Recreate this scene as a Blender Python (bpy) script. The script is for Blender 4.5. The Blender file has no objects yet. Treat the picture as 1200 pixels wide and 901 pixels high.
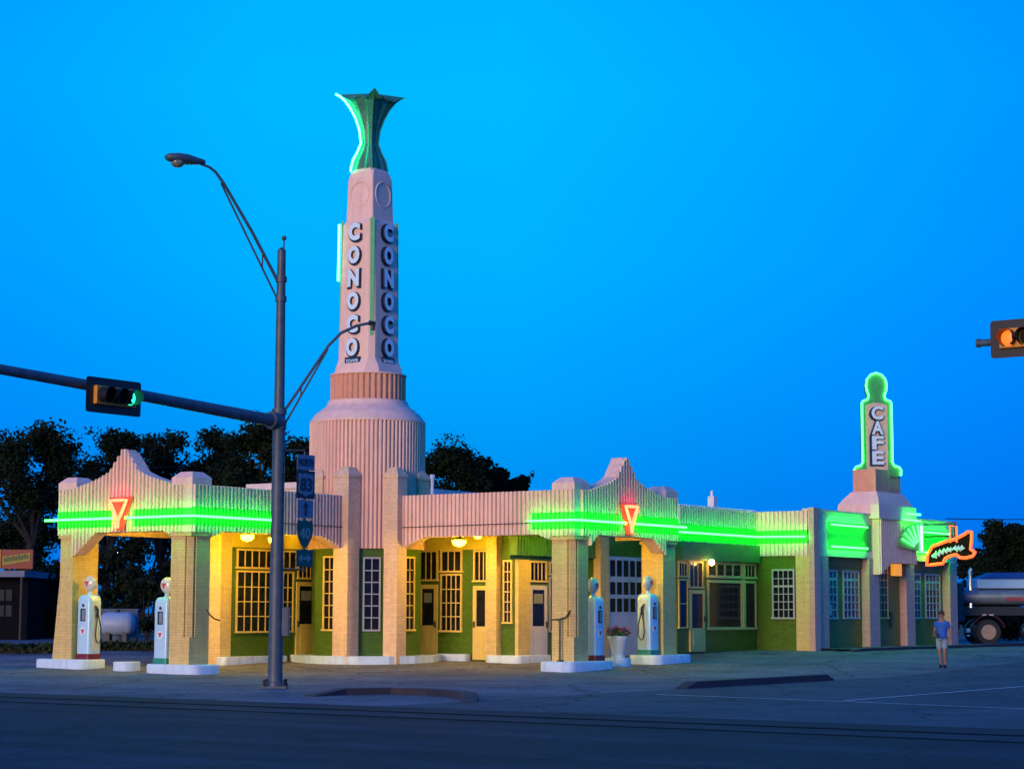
import bpy, bmesh, math, random
from mathutils import Vector, Matrix
R = math.radians
sc = bpy.context.scene
col = sc.collection

# ------------------------------------------------------------------ camera
F, PITCH, ROLL = 2380.0, math.atan(266.5 / 2380.0), 0.0025
cam = bpy.data.cameras.new('camera'); camo = bpy.data.objects.new('camera', cam); col.objects.link(camo)
fw = Vector((0, math.cos(PITCH), math.sin(PITCH))); up0 = Vector((0, -math.sin(PITCH), math.cos(PITCH))); r0 = Vector((1, 0, 0))
rt = r0 * math.cos(ROLL) + up0 * math.sin(ROLL); upv = up0 * math.cos(ROLL) - r0 * math.sin(ROLL)
m = Matrix((rt, upv, -fw)).transposed().to_4x4(); m.translation = Vector((0, 0, 1.7)); camo.matrix_world = m
cam.sensor_fit = 'HORIZONTAL'; cam.sensor_width = 36; cam.lens = F / 1200 * 36; cam.clip_end = 3000; cam.clip_start = 0.1
sc.camera = camo

# ------------------------------------------------------------------ world, sun, exposure
SUN_STRENGTH, SUN_ELEV = 3.3, 4.5
SUN_DIR = Vector((-0.50, -0.865, 0)).normalized()          # towards the afterglow, behind the camera
w = bpy.data.worlds.new('World'); sc.world = w; w.use_nodes = True
nt = w.node_tree; nt.nodes.clear(); N = nt.nodes.new; L = nt.links.new
tc = N('ShaderNodeTexCoord'); sep = N('ShaderNodeSeparateXYZ'); L(tc.outputs['Generated'], sep.inputs[0])
ramp = N('ShaderNodeValToRGB'); mr = N('ShaderNodeMapRange'); mr.inputs[1].default_value = -0.1; mr.inputs[2].default_value = 1.0
L(sep.outputs['Z'], mr.inputs[0]); L(mr.outputs[0], ramp.inputs[0])
def stop(z, c):
    e = ramp.color_ramp.elements.new((z + 0.1) / 1.1); e.color = (*c, 1)
ramp.color_ramp.elements[0].position = 0; ramp.color_ramp.elements[0].color = (0.0, 0.13, 0.70, 1)
ramp.color_ramp.elements[1].position = 1; ramp.color_ramp.elements[1].color = (0.01, 0.22, 0.80, 1)
stop(0.0, (0, .20, .80)); stop(.06, (0, .28, .93)); stop(.11, (0, .36, 1.0)); stop(.17, (0, .44, 1.03)); stop(.25, (0, .49, 1.03)); stop(.31, (0, .45, 1.02)); stop(.5, (0, .28, .95))
side = N('ShaderNodeMapRange'); side.inputs[1].default_value = -0.30; side.inputs[2].default_value = 0.30
L(sep.outputs['X'], side.inputs[0])
sr = N('ShaderNodeValToRGB'); L(side.outputs[0], sr.inputs[0])
sr.color_ramp.elements[0].position = 0; sr.color_ramp.elements[0].color = (1, .74, .97, 1); sr.color_ramp.elements[1].position = 1; sr.color_ramp.elements[1].color = (1, .58, .95, 1)
for p_, g_ in ((.12, .80), (.30, .98), (.50, 1.0), (.70, .82), (.88, .66)):
    e = sr.color_ramp.elements.new(p_); e.color = (1, g_, .98, 1)
mx = N('ShaderNodeMixRGB'); mx.blend_type = 'MULTIPLY'; mx.inputs[0].default_value = 1
L(sr.outputs[0], mx.inputs[2]); L(ramp.outputs[0], mx.inputs[1])
sky = N('ShaderNodeTexSky'); sky.sky_type = 'NISHITA'; sky.sun_disc = False; sky.sun_elevation = R(SUN_ELEV)
sky.sun_rotation = math.atan2(SUN_DIR.x, SUN_DIR.y)
tint = N('ShaderNodeMixRGB'); tint.blend_type = 'MULTIPLY'; tint.inputs[0].default_value = 1; tint.inputs[2].default_value = (0.0, .10, .30, 1)
L(sky.outputs[0], tint.inputs[1])
b1 = N('ShaderNodeBackground'); b2 = N('ShaderNodeBackground'); ad = N('ShaderNodeAddShader'); wo = N('ShaderNodeOutputWorld')
L(mx.outputs[0], b1.inputs[0]); b1.inputs[1].default_value = 0.97; L(tint.outputs[0], b2.inputs[0]); b2.inputs[1].default_value = 0.05
L(b1.outputs[0], ad.inputs[0]); L(b2.outputs[0], ad.inputs[1]); L(ad.outputs[0], wo.inputs[0])
sl = bpy.data.lights.new('afterglow', 'SUN'); so = bpy.data.objects.new('afterglow', sl); col.objects.link(so)
sl.energy = SUN_STRENGTH; sl.angle = R(22); sl.color = (1.0, .64, .42)
d_ = Vector((SUN_DIR.x * math.cos(R(SUN_ELEV)), SUN_DIR.y * math.cos(R(SUN_ELEV)), math.sin(R(SUN_ELEV))))
so.rotation_euler = d_.to_track_quat('Z', 'Y').to_euler(); so.location = (-30, -60, 40)
vs = sc.view_settings; vs.view_transform = 'Standard'; vs.look = 'None'; vs.exposure = 0; vs.gamma = 1; vs.use_curve_mapping = False

# ------------------------------------------------------------------ building frame (a towards left-front, b towards right-front)
U = Vector((-math.cos(R(55)), -math.sin(R(55)))); V = Vector((math.sin(R(55)), -math.cos(R(55)))); J = Vector((-4.403, 62.129))
UZ = math.atan2(U.y, U.x)
def W(a, b, z=0.0):
    return Vector((J.x + U.x * a + V.x * b, J.y + U.y * a + V.y * b, z))
def gz(y):
    return .03 * min(max(y - 56, 0), 14)
def gab(a, b):
    return gz(W(a, b).y)

# ------------------------------------------------------------------ materials
MATS = {}
def mat(name, base, rough=.6, var=.12, scale=6.0, bump=0.0, bscale=40.0, metal=0.0, brick=None, spec=.5, streak=0.0, coat=0.0, alt=None):
    if name in MATS: return MATS[name]
    mt = bpy.data.materials.new(name); mt.use_nodes = True; n = mt.node_tree; P = n.nodes['Principled BSDF']
    nn, ll = n.nodes.new, n.links.new
    P.inputs['Roughness'].default_value = rough; P.inputs['Metallic'].default_value = metal
    P.inputs['Specular IOR Level'].default_value = spec; P.inputs['Coat Weight'].default_value = coat
    g = nn('ShaderNodeNewGeometry')
    ns = nn('ShaderNodeTexNoise'); ns.inputs['Scale'].default_value = scale; ns.inputs['Detail'].default_value = 5
    ll(g.outputs['Position'], ns.inputs['Vector'])
    cr = nn('ShaderNodeValToRGB'); cr.color_ramp.elements[0].position = .3; cr.color_ramp.elements[1].position = .7
    lo = [c * (1 - var) for c in base]; hi = [min(1, c * (1 + var)) for c in base]
    if alt: hi = list(alt)
    cr.color_ramp.elements[0].color = (*lo, 1); cr.color_ramp.elements[1].color = (*hi, 1)
    ll(ns.outputs['Fac'], cr.inputs[0]); out = cr.outputs[0]; hgt = None
    if streak:
        mp = nn('ShaderNodeMapping'); mp.inputs['Scale'].default_value = (4, 4, .35); ll(g.outputs['Position'], mp.inputs[0])
        n2 = nn('ShaderNodeTexNoise'); n2.inputs['Scale'].default_value = 1.5; n2.inputs['Detail'].default_value = 6; ll(mp.outputs[0], n2.inputs['Vector'])
        m2 = nn('ShaderNodeMapRange'); m2.inputs[1].default_value = .45; m2.inputs[2].default_value = .75; m2.inputs[4].default_value = streak
        ll(n2.outputs['Fac'], m2.inputs[0])
        mm = nn('ShaderNodeMixRGB'); mm.blend_type = 'MULTIPLY'; mm.inputs[2].default_value = (.45, .40, .34, 1)
        ll(m2.outputs[0], mm.inputs[0]); ll(out, mm.inputs[1]); out = mm.outputs[0]
    if brick:
        mp = nn('ShaderNodeMapping'); mp.vector_type = 'POINT'; mp.inputs['Rotation'].default_value = (0, 0, -UZ)
        ll(g.outputs['Position'], mp.inputs[0]); sx = nn('ShaderNodeSeparateXYZ'); ll(mp.outputs[0], sx.inputs[0])
        sm = nn('ShaderNodeMath'); ll(sx.outputs['X'], sm.inputs[0]); ll(sx.outputs['Y'], sm.inputs[1])
        cb = nn('ShaderNodeCombineXYZ'); ll(sm.outputs[0], cb.inputs['X']); ll(sx.outputs['Z'], cb.inputs['Y'])
        bt = nn('ShaderNodeTexBrick'); ll(cb.outputs[0], bt.inputs['Vector']); bt.inputs['Scale'].default_value = 1
        bt.inputs['Brick Width'].default_value = brick[0]; bt.inputs['Row Height'].default_value = brick[1]; bt.inputs['Mortar Size'].default_value = brick[2]
        bt.inputs['Color1'].default_value = (1, 1, 1, 1); bt.inputs['Color2'].default_value = (.88, .88, .88, 1); bt.inputs['Mortar'].default_value = (.68, .66, .62, 1)
        mm = nn('ShaderNodeMixRGB'); mm.blend_type = 'MULTIPLY'; mm.inputs[0].default_value = 1; ll(out, mm.inputs[1]); ll(bt.outputs['Color'], mm.inputs[2]); out = mm.outputs[0]
        hgt = bt.outputs['Fac']
    ll(out, P.inputs['Base Color'])
    if bump:
        bn = nn('ShaderNodeTexNoise'); bn.inputs['Scale'].default_value = bscale; bn.inputs['Detail'].default_value = 4; ll(g.outputs['Position'], bn.inputs['Vector'])
        bp = nn('ShaderNodeBump'); bp.inputs['Strength'].default_value = bump; bp.inputs['Distance'].default_value = .02; ll(bn.outputs['Fac'], bp.inputs['Height'])
        last = bp
        if hgt:
            b3 = nn('ShaderNodeBump'); b3.invert = True; b3.inputs['Strength'].default_value = .6; b3.inputs['Distance'].default_value = .008
            ll(hgt, b3.inputs['Height']); ll(bp.outputs[0], b3.inputs['Normal']); last = b3
        ll(last.outputs[0], P.inputs['Normal'])
    MATS[name] = mt; return mt
def emit(name, colr, strength, base=(.05, .05, .05)):
    if name in MATS: return MATS[name]
    mt = bpy.data.materials.new(name); mt.use_nodes = True; P = mt.node_tree.nodes['Principled BSDF']
    P.inputs['Base Color'].default_value = (*base, 1); P.inputs['Emission Color'].default_value = (*colr, 1); P.inputs['Emission Strength'].default_value = strength
    MATS[name] = mt; return mt

pink = mat('pink_stucco', (.84, .57, .46), .8, .05, 3, .15, 60, streak=.3)
pinkb = mat('pink_stucco_smooth', (.82, .57, .49), .75, .05, 4, .2, 50, streak=.25)
brown = mat('salmon_stucco', (.66, .33, .21), .8, .08, 5, .2, 50, streak=.2)
cream = mat('cream_brick', (.74, .55, .20), .7, .08, 9, .15, 70, brick=(.30, .075, .005), streak=.2)
pinkbrick = mat('rose_brick', (.62, .40, .33), .7, .08, 9, .15, 70, brick=(.30, .075, .005), streak=.2)
plaster = mat('golden_plaster', (.70, .56, .045), .75, .05, 4, .1, 50, streak=.15)
green = mat('green_glazed_brick', (.085, .165, .012), .35, .14, 8, .1, 60, brick=(.32, .10, .006), spec=.4, streak=.15)
dgreen = mat('dark_green_paint', (.035, .19, .05), .5, .12, 6, .1, 40)
trim = mat('cream_trim_paint', (.74, .55, .15), .5, .05, 8, .05, 60, streak=.1)
trimw = mat('pale_sash_paint', (.42, .42, .42), .5, .06, 8)
glass = mat('dark_window_glass', (.012, .013, .016), .12, .5, 2.5, spec=.3)
glassr = mat('red_tinted_window_glass', (.05, .012, .018), .08, .4, 2.5, spec=.6)
doorp = mat('white_door_paint', (.60, .56, .60), .5, .05, 5, .05, 40, streak=.15)
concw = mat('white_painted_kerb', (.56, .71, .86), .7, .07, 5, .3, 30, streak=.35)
metald = mat('dark_metal', (.02, .022, .025), .45, .2, 8)
galv = mat('galvanised_steel', (.048, .085, .12), .5, .25, 5, .05, 30, metal=.0, streak=.25)
bronze = mat('dark_sheet_metal', (.05, .11, .05), .45, .2, 6)
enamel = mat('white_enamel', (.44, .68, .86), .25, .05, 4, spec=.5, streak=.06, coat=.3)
maroon = mat('maroon_enamel', (.16, .015, .03), .35, .1, 6)
teal = mat('teal_enamel', (.03, .24, .18), .35, .1, 6)
redp = mat('red_enamel', (.65, .05, .07), .4, .06, 6)
greytrim = mat('grey_dial_face', (.20, .25, .28), .3, .2, 25)
hosem = mat('black_rubber', (.008, .008, .009), .55, .2, 20)
globem = mat('milk_glass', (.62, .64, .58), .15, .04, 6, coat=.4)
navy = mat('navy_enamel', (.012, .03, .07), .4, .15, 8)
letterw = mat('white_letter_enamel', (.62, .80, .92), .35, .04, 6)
finm = mat('green_sheet_metal', (.05, .30, .10), .4, .12, 6)
tulipm = mat('verdigris_sheet_metal', (.025, .19, .13), .5, .25, 3)
neong = emit('green_neon_glow', (.010, 1, .018), 46)
neongw = emit('pale_green_neon_glow', (.05, 1, .11), 6)
neonr = emit('red_neon_glow', (1, .06, .024), 12)
neono = emit('orange_neon_glow', (1, .095, .014), 2.6)
neont = emit('cyan_green_neon_glow', (.035, 1, .38), 22)
neonw = emit('white_neon_glow', (.22, 1, .4), 5)

# ------------------------------------------------------------------ mesh builder
LOC = {}
def loc_of(o): return LOC.get(o.name, Vector((0, 0, 0)))
class M:
    def __init__(s, T=None):
        s.v = []; s.f = []; s.mi = []; s.T = T; s.cur = 0
    def add(s, vs_, fs, mi=None):
        k = len(s.v)
        for p in vs_:
            p = Vector(p); s.v.append(s.T(*p) if s.T else p)
        for f in fs:
            s.f.append([i + k for i in f]); s.mi.append(s.cur if mi is None else mi)
        return s
    def box(s, x0, x1, y0, y1, z0, z1, mi=None):
        return s.add([(x0, y0, z0), (x1, y0, z0), (x1, y1, z0), (x0, y1, z0), (x0, y0, z1), (x1, y0, z1), (x1, y1, z1), (x0, y1, z1)],
                     [(0, 3, 2, 1), (4, 5, 6, 7), (0, 1, 5, 4), (1, 2, 6, 5), (2, 3, 7, 6), (3, 0, 4, 7)], mi)
    def prism(s, pts, z0, z1, mi=None, top=1.0):
        n = len(pts); cx = sum(p[0] for p in pts) / n; cy = sum(p[1] for p in pts) / n
        vs_ = [(p[0], p[1], z0) for p in pts] + [(cx + (p[0] - cx) * top, cy + (p[1] - cy) * top, z1) for p in pts]
        return s.add(vs_, [list(range(n))[::-1], list(range(n, 2 * n))] + [(i, (i + 1) % n, n + (i + 1) % n, n + i) for i in range(n)], mi)
    def slab(s, pts3, off, mi=None):
        n = len(pts3); off = Vector(off); A = [Vector(p) for p in pts3]
        return s.add(A + [p + off for p in A], [list(range(n))[::-1], list(range(n, 2 * n))] + [(i, (i + 1) % n, n + (i + 1) % n, n + i) for i in range(n)], mi)
    def loft(s, rings, mi=None, cap=True):
        n = len(rings[0]); vs_ = [p for r in rings for p in r]; fs = []
        for k in range(len(rings) - 1):
            for i in range(n):
                j = (i + 1) % n; fs.append((k * n + i, k * n + j, (k + 1) * n + j, (k + 1) * n + i))
        if cap: fs += [list(range(n))[::-1], [len(vs_) - n + i for i in range(n)]]
        return s.add(vs_, fs, mi)
    def lathe(s, cx, cy, prof, seg=24, mi=None):
        return s.loft([[(cx + r * math.cos(2 * math.pi * i / seg), cy + r * math.sin(2 * math.pi * i / seg), z) for i in range(seg)] for r, z in prof], mi)
    def tube(s, path, r, seg=8, mi=None, closed=False):
        P = [Vector(p) for p in path]; n = len(P); rings = []; prev = None
        rr = r if isinstance(r, (list, tuple)) else [r] * n
        for i in range(n):
            if closed: t = (P[(i + 1) % n] - P[i - 1]).normalized()
            else: t = (P[min(i + 1, n - 1)] - P[max(i - 1, 0)]).normalized()
            if prev is None:
                h = Vector((0, 0, 1)) if abs(t.z) < .9 else Vector((1, 0, 0)); x = t.cross(h).normalized()
            else:
                x = (prev - t * prev.dot(t)).normalized()
            prev = x; y = t.cross(x)
            rings.append([P[i] + (x * math.cos(2 * math.pi * k / seg) + y * math.sin(2 * math.pi * k / seg)) * rr[i] for k in range(seg)])
        if closed: rings.append(rings[0])
        return s.loft(rings, mi, cap=not closed)
    def ball(s, c, r, seg=16, rings=10, sc_=(1, 1, 1), mi=None):
        prof = []
        for k in range(rings + 1):
            t = math.pi * k / rings; prof.append((max(.001, math.sin(t)), -math.cos(t)))
        return s.loft([[(c[0] + r * sc_[0] * q * math.cos(2 * math.pi * i / seg), c[1] + r * sc_[1] * q * math.sin(2 * math.pi * i / seg), c[2] + r * sc_[2] * z) for i in range(seg)] for q, z in prof], mi)
    def build(s, name, mats, parent=None, smooth=False, local=False, bevel=0, angle=35):
        if not isinstance(mats, (list, tuple)): mats = [mats]
        if local: o = Vector((0, 0, 0))
        else:
            xs = [p.x for p in s.v]; ys = [p.y for p in s.v]; zs = [p.z for p in s.v]
            o = Vector(((min(xs) + max(xs)) / 2, (min(ys) + max(ys)) / 2, min(zs)))
        me = bpy.data.meshes.new(name); me.from_pydata([p - o for p in s.v], [], s.f)
        for mt in mats: me.materials.append(mt)
        me.polygons.foreach_set('material_index', s.mi)
        bm = bmesh.new(); bm.from_mesh(me); bmesh.ops.recalc_face_normals(bm, faces=bm.faces[:])
        if smooth:
            bmesh.ops.remove_doubles(bm, verts=bm.verts[:], dist=1e-5)
            for f in bm.faces: f.smooth = True
        bm.to_mesh(me); bm.free()
        if smooth: me.set_sharp_from_angle(angle=R(angle))
        ob = bpy.data.objects.new(name, me); col.objects.link(ob)
        if parent is not None:
            ob.parent = parent; ob.location = o - (Vector((0, 0, 0)) if local else loc_of(parent))
        else: ob.location = o
        if local: ob.location = (0, 0, 0)
        LOC[ob.name] = o
        if bevel:
            bv = ob.modifiers.new('bevel', 'BEVEL'); bv.width = bevel; bv.segments = 2; bv.limit_method = 'ANGLE'
        return ob
def tag(o, label=None, cat=None, group=None, kind=None):
    if label: o['label'] = label
    if cat: o['category'] = cat
    if group: o['group'] = group
    if kind: o['kind'] = kind
    return o
def empty(name, loc, rz=0, label=None, cat=None, group=None):
    o = bpy.data.objects.new(name, None); col.objects.link(o); o.location = loc; o.rotation_euler = (0, 0, rz); o.empty_display_size = .3
    LOC[o.name] = Vector(loc); return tag(o, label, cat, group)
def copy_tree(o, parent=None):
    c = o.copy(); col.objects.link(c)
    if parent is not None: c.parent = parent
    for ch in list(o.children): copy_tree(ch, c)
    return c
def B(): return M(W)                                         # builder in building coordinates
def frame_at(o, x, z=(0, 0, 1)):
    """coordinates on a plane: x right along the face, y up, z out of the face"""
    x = Vector(x).normalized(); z_ = Vector(z); y = z_.cross(x)
    return lambda p, q, r: Vector(o) + x * p + y * q + z_ * r
def facing(o, n, ):
    """face frame: r out along horizontal normal n, p to the right as seen from the front, q up"""
    n = Vector((n[0], n[1], 0)).normalized(); x = Vector((0, 0, 1)).cross(n)
    return lambda p, q, r: Vector(o) + x * p + Vector((0, 0, q)) + n * r
NU, NV = (U.x, U.y), (V.x, V.y)
def text_geo(body, size, depth, offset=0.0, sx=1.0):
    cu = bpy.data.curves.new('t', 'FONT'); cu.body = body; cu.size = size; cu.extrude = depth / 2; cu.offset = offset; cu.align_x = 'CENTER'; cu.align_y = 'CENTER'; cu.resolution_u = 4
    ob = bpy.data.objects.new('t', cu); col.objects.link(ob); dg = bpy.context.evaluated_depsgraph_get(); ev = ob.evaluated_get(dg); me = ev.to_mesh()
    vs_ = [v.co.copy() for v in me.vertices]; fs = [tuple(p.vertices) for p in me.polygons]; front = [p.normal.z > .5 for p in me.polygons]
    ev.to_mesh_clear(); bpy.data.objects.remove(ob); bpy.data.curves.remove(cu)
    xs = [v.x for v in vs_]; ys = [v.y for v in vs_]; cx = (min(xs) + max(xs)) / 2; cy = (min(ys) + max(ys)) / 2
    return [((v.x - cx) * sx, v.y - cy, v.z) for v in vs_], fs, front
def put_text(mb, body, h, wd, depth, at, offset=0.0, mi_front=0, mi_side=1):
    vs_, fs, fr = text_geo(body, 1.0, .1, offset)
    X = max(v[0] for v in vs_) * 2; Y = max(v[1] for v in vs_) * 2
    k = len(mb.v)
    for x, y, z in vs_: mb.v.append(at(x / X * wd, y / Y * h, (z + .05) / .1 * depth))
    for f, g in zip(fs, fr): mb.f.append([i + k for i in f]); mb.mi.append(mi_front if g else mi_side)

# ------------------------------------------------------------------ ground, roads
def sheet(name, poly, off, mt, frame=W, cells=None):
    bm = bmesh.new(); vs_ = [bm.verts.new(frame(*p)) for p in poly]; bm.faces.new(vs_)
    for y in (56, 70):
        bmesh.ops.bisect_plane(bm, geom=bm.verts[:] + bm.edges[:] + bm.faces[:], plane_co=(0, y, 0), plane_no=(0, 1, 0))
    for v in bm.verts: v.co.z = gz(v.co.y) + off
    bmesh.ops.recalc_face_normals(bm, faces=bm.faces[:])
    for f in bm.faces:
        if f.normal.z < 0: f.normal_flip()
    me = bpy.data.meshes.new(name); bm.to_mesh(me); bm.free(); me.materials.append(mt)
    o = bpy.data.objects.new(name, me); col.objects.link(o); o['kind'] = 'structure'; return o
soil = mat('dark_grass_soil', (.035, .045, .02), .95, .5, .8, .6, 8, alt=(.06, .06, .03))
def asphalt_mat(name, lo, hi, tracks=True):
    mt = mat(name, lo, .82, .3, .35, .5, 45, alt=hi, spec=.3)
    n = mt.node_tree; nn, ll = n.nodes.new, n.links.new; P = n.nodes['Principled BSDF']; src = P.inputs['Base Color'].links[0].from_socket
    g = nn('ShaderNodeNewGeometry'); mp = nn('ShaderNodeMapping'); mp.inputs['Rotation'].default_value = (0, 0, -UZ); ll(g.outputs['Position'], mp.inputs[0])
    fn = nn('ShaderNodeTexNoise'); fn.inputs['Scale'].default_value = 9; fn.inputs['Detail'].default_value = 8; ll(g.outputs['Position'], fn.inputs['Vector'])
    fr = nn('ShaderNodeMapRange'); fr.inputs[1].default_value = .3; fr.inputs[2].default_value = .7; fr.inputs[3].default_value = .55; fr.inputs[4].default_value = 1.5; ll(fn.outputs['Fac'], fr.inputs[0])
    m0 = nn('ShaderNodeMixRGB'); m0.blend_type = 'MULTIPLY'; m0.inputs[0].default_value = 1; ll(src, m0.inputs[1]); ll(fr.outputs[0], m0.inputs[2]); src = m0.outputs[0]
    # cracks sealed with tar
    vo = nn('ShaderNodeTexVoronoi'); vo.feature = 'DISTANCE_TO_EDGE'; vo.inputs['Scale'].default_value = .16
    wn = nn('ShaderNodeTexNoise'); wn.inputs['Scale'].default_value = .7; ll(g.outputs['Position'], wn.inputs['Vector'])
    ad_ = nn('ShaderNodeMixRGB'); ad_.blend_type = 'ADD'; ad_.inputs[0].default_value = 1.2; ll(g.outputs['Position'], ad_.inputs[1]); ll(wn.outputs['Color'], ad_.inputs[2]); ll(ad_.outputs[0], vo.inputs['Vector'])
    cm = nn('ShaderNodeMapRange'); cm.inputs[1].default_value = .004; cm.inputs[2].default_value = .012; cm.inputs[3].default_value = .45; cm.inputs[4].default_value = 1; ll(vo.outputs['Distance'], cm.inputs[0])
    m1 = nn('ShaderNodeMixRGB'); m1.blend_type = 'MULTIPLY'; m1.inputs[0].default_value = 1; ll(src, m1.inputs[1]); ll(cm.outputs[0], m1.inputs[2]); src = m1.outputs[0]
    bn_ = nn('ShaderNodeTexNoise'); bn_.inputs['Scale'].default_value = .9; bn_.inputs['Detail'].default_value = 3; bn_.inputs['Roughness'].default_value = .7; ll(g.outputs['Position'], bn_.inputs['Vector'])
    bm_ = nn('ShaderNodeMapRange'); bm_.inputs[1].default_value = .56; bm_.inputs[2].default_value = .64; bm_.inputs[3].default_value = 1; bm_.inputs[4].default_value = .6; ll(bn_.outputs['Fac'], bm_.inputs[0])
    m3 = nn('ShaderNodeMixRGB'); m3.blend_type = 'MULTIPLY'; m3.inputs[0].default_value = 1; ll(src, m3.inputs[1]); ll(bm_.outputs[0], m3.inputs[2]); src = m3.outputs[0]
    gr = nn('ShaderNodeTexNoise'); gr.inputs['Scale'].default_value = 38; gr.inputs['Detail'].default_value = 3; ll(g.outputs['Position'], gr.inputs['Vector'])
    gm = nn('ShaderNodeMapRange'); gm.inputs[1].default_value = .35; gm.inputs[2].default_value = .68; gm.inputs[3].default_value = .6; gm.inputs[4].default_value = 1.45; ll(gr.outputs['Fac'], gm.inputs[0])
    m4 = nn('ShaderNodeMixRGB'); m4.blend_type = 'MULTIPLY'; m4.inputs[0].default_value = 1; ll(src, m4.inputs[1]); ll(gm.outputs[0], m4.inputs[2]); src = m4.outputs[0]
    if tracks:                                                # long worn tyre lanes and tar joints along the street
        st = nn('ShaderNodeMapping'); st.inputs['Scale'].default_value = (1.0, .03, 1); ll(mp.outputs[0], st.inputs[0])
        sn = nn('ShaderNodeTexNoise'); sn.inputs['Scale'].default_value = 1.1; sn.inputs['Detail'].default_value = 4; ll(st.outputs[0], sn.inputs['Vector'])
        sm = nn('ShaderNodeMapRange'); sm.inputs[1].default_value = .35; sm.inputs[2].default_value = .65; sm.inputs[3].default_value = .5; sm.inputs[4].default_value = 1.35; ll(sn.outputs['Fac'], sm.inputs[0])
        m2 = nn('ShaderNodeMixRGB'); m2.blend_type = 'MULTIPLY'; m2.inputs[0].default_value = 1; ll(src, m2.inputs[1]); ll(sm.outputs[0], m2.inputs[2]); src = m2.outputs[0]
    ll(src, P.inputs['Base Color']); return mt
asph = asphalt_mat('street_asphalt', (.012, .014, .028), (.026, .027, .046))
asph2 = asphalt_mat('side_street_asphalt', (.045, .06, .08), (.07, .09, .115), False)
lotm = asphalt_mat('lot_paving', (.11, .112, .145), (.165, .165, .20), False)
tar = mat('tar_strip', (.004, .004, .006), .95, .3, 2, .2, 30, spec=.05)
paint = mat('worn_road_paint', (.42, .42, .42), .7, .35, 3, .1, 40)
kerbm = mat('dark_kerb_concrete', (.022, .020, .030), .8, .3, 3, .3, 30)
grd = sheet('ground', [(-1500, -1500), (1500, -1500), (1500, 1500), (-1500, 1500)], -.012, soil, lambda x, y: Vector((x, y, 0)))
sheet('parking_lot', [(-60, -13), (19.3, -60), (19.3, 16.0), (-60, 16.0)], -.006, lotm)
sheet('side_street', [(-300, 15.9), (19.3, 15.9), (19.3, 28), (-300, 28)], -.002, asph2)
sheet('main_street', [(19.2, -300), (36, -300), (36, 300), (19.2, 300)], .002, asph)
sheet('far_pavement', [(36, -300), (90, -300), (90, 300), (36, 300)], -.003, lotm)
for i, (a0, a1) in enumerate(((20.6, 20.85), (22.05, 22.22))):
    sheet('tar_joint', [(a0, -30), (a1, -30), (a1 + .15, 90), (a0 + .1, 90)], .006, tar)
def stripe(name, pts, wd, off=.008):
    for (p, q) in zip(pts, pts[1:]):
        p, q = Vector(p), Vector(q); d = (q - p).normalized(); n = Vector((-d.y, d.x)) * wd / 2
        sheet(name, [tuple(p - n), tuple(q - n), tuple(q + n), tuple(p + n)], off, paint)
sheet('pavement', [(-15.2, 7.5), (-15.2, 8.9), (-60, 8.9), (-60, 7.5)], .075, lotm)
stripe('stop_line', [(11.6, 17.2), (12.26, 21.7), (13.2, 26.6)], .14)
stripe('lane_marking', [(11.9, 21.65), (-30, 21.2)], .13)
def kerb(name, pts, h, wd, mt=kerbm):
    P = [Vector(p) for p in pts]; mb = M(); rings = []
    for i, p in enumerate(P):
        t = (P[min(i + 1, len(P) - 1)] - P[max(i - 1, 0)]).normalized(); n = Vector((-t.y, t.x)) * wd / 2; g0 = gab(*p)
        e = h if 0 < i < len(P) - 1 else .012
        rings.append([W(*(p - n), g0 - .05), W(*(p + n), g0 - .05), W(*(p + n * .85), g0 + e), W(*(p - n * .85), g0 + e)])
    mb.loft(rings); o = mb.build(name, mt, smooth=False); o['kind'] = 'structure'; return o
kerb('kerb', [(8.3, 15.85), (7.8, 15.85), (6, 15.85), (4, 15.85), (2, 15.85), (1.2, 15.85), (.8, 15.85)], .15, .35)
kerb('kerb', [(-14.9, 8.9), (-15.3, 8.95), (-20, 8.95), (-30, 8.95), (-45, 8.95), (-60, 8.95)], .09, .2)
kerb('kerb', [(16.6, 12.0), (15.6, 12.05), (14.7, 12.6), (14.6, 13.6), (15.2, 14.8), (16.0, 15.6), (17.0, 16.3)], .13, .35)

# ------------------------------------------------------------------ the station building
bld = empty('station_building', W(-8, 0, .2), 0, 'pink and cream stepped roadside building with fluted walls, canopies and a tall tower', 'building')
def ribwall(mb, axis, fixed, t0, t1, out, ztop, zbot, thick=.3, pitch=.147, rib=.07):
    n = max(1, round((t1 - t0) / pitch)); p = (t1 - t0) / n
    for i in range(n):
        x0 = t0 + i * p
        pr = [(x0, -thick), (x0, 0), (x0 + .28 * p, 0), (x0 + .34 * p, rib), (x0 + .66 * p, rib), (x0 + .72 * p, 0), (x0 + p, 0), (x0 + p, -thick)]
        e = p * 1e-3; cl_ = lambda x: min(max(x, x0 + e), x0 + p - e)
        pts = [(x, fixed + out * y) if axis == 'a' else (fixed + out * y, x) for x, y in pr]
        mb.loft([[(*q, zbot(cl_(x))) for q, (x, y) in zip(pts, pr)], [(*q, ztop(cl_(x))) for q, (x, y) in zip(pts, pr)]])
ZT = 5.18
def gable(c):
    prof = [(0, 6.25), (.10, 6.25), (.16, 6.10), (.27, 6.02), (.36, 5.88), (.46, 5.80), (.52, 5.66), (.72, 5.57), (1.0, 5.46), (1.35, 5.36), (1.7, 5.28), (2.0, 5.20), (2.1, ZT), (9, ZT)]
    def f(t):
        d = abs(t - c)
        for (x0, z0), (x1, z1) in zip(prof, prof[1:]):
            if d <= x1: return z0 + (z1 - z0) * (d - x0) / max(1e-6, x1 - x0)
        return ZT
    return f
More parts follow.
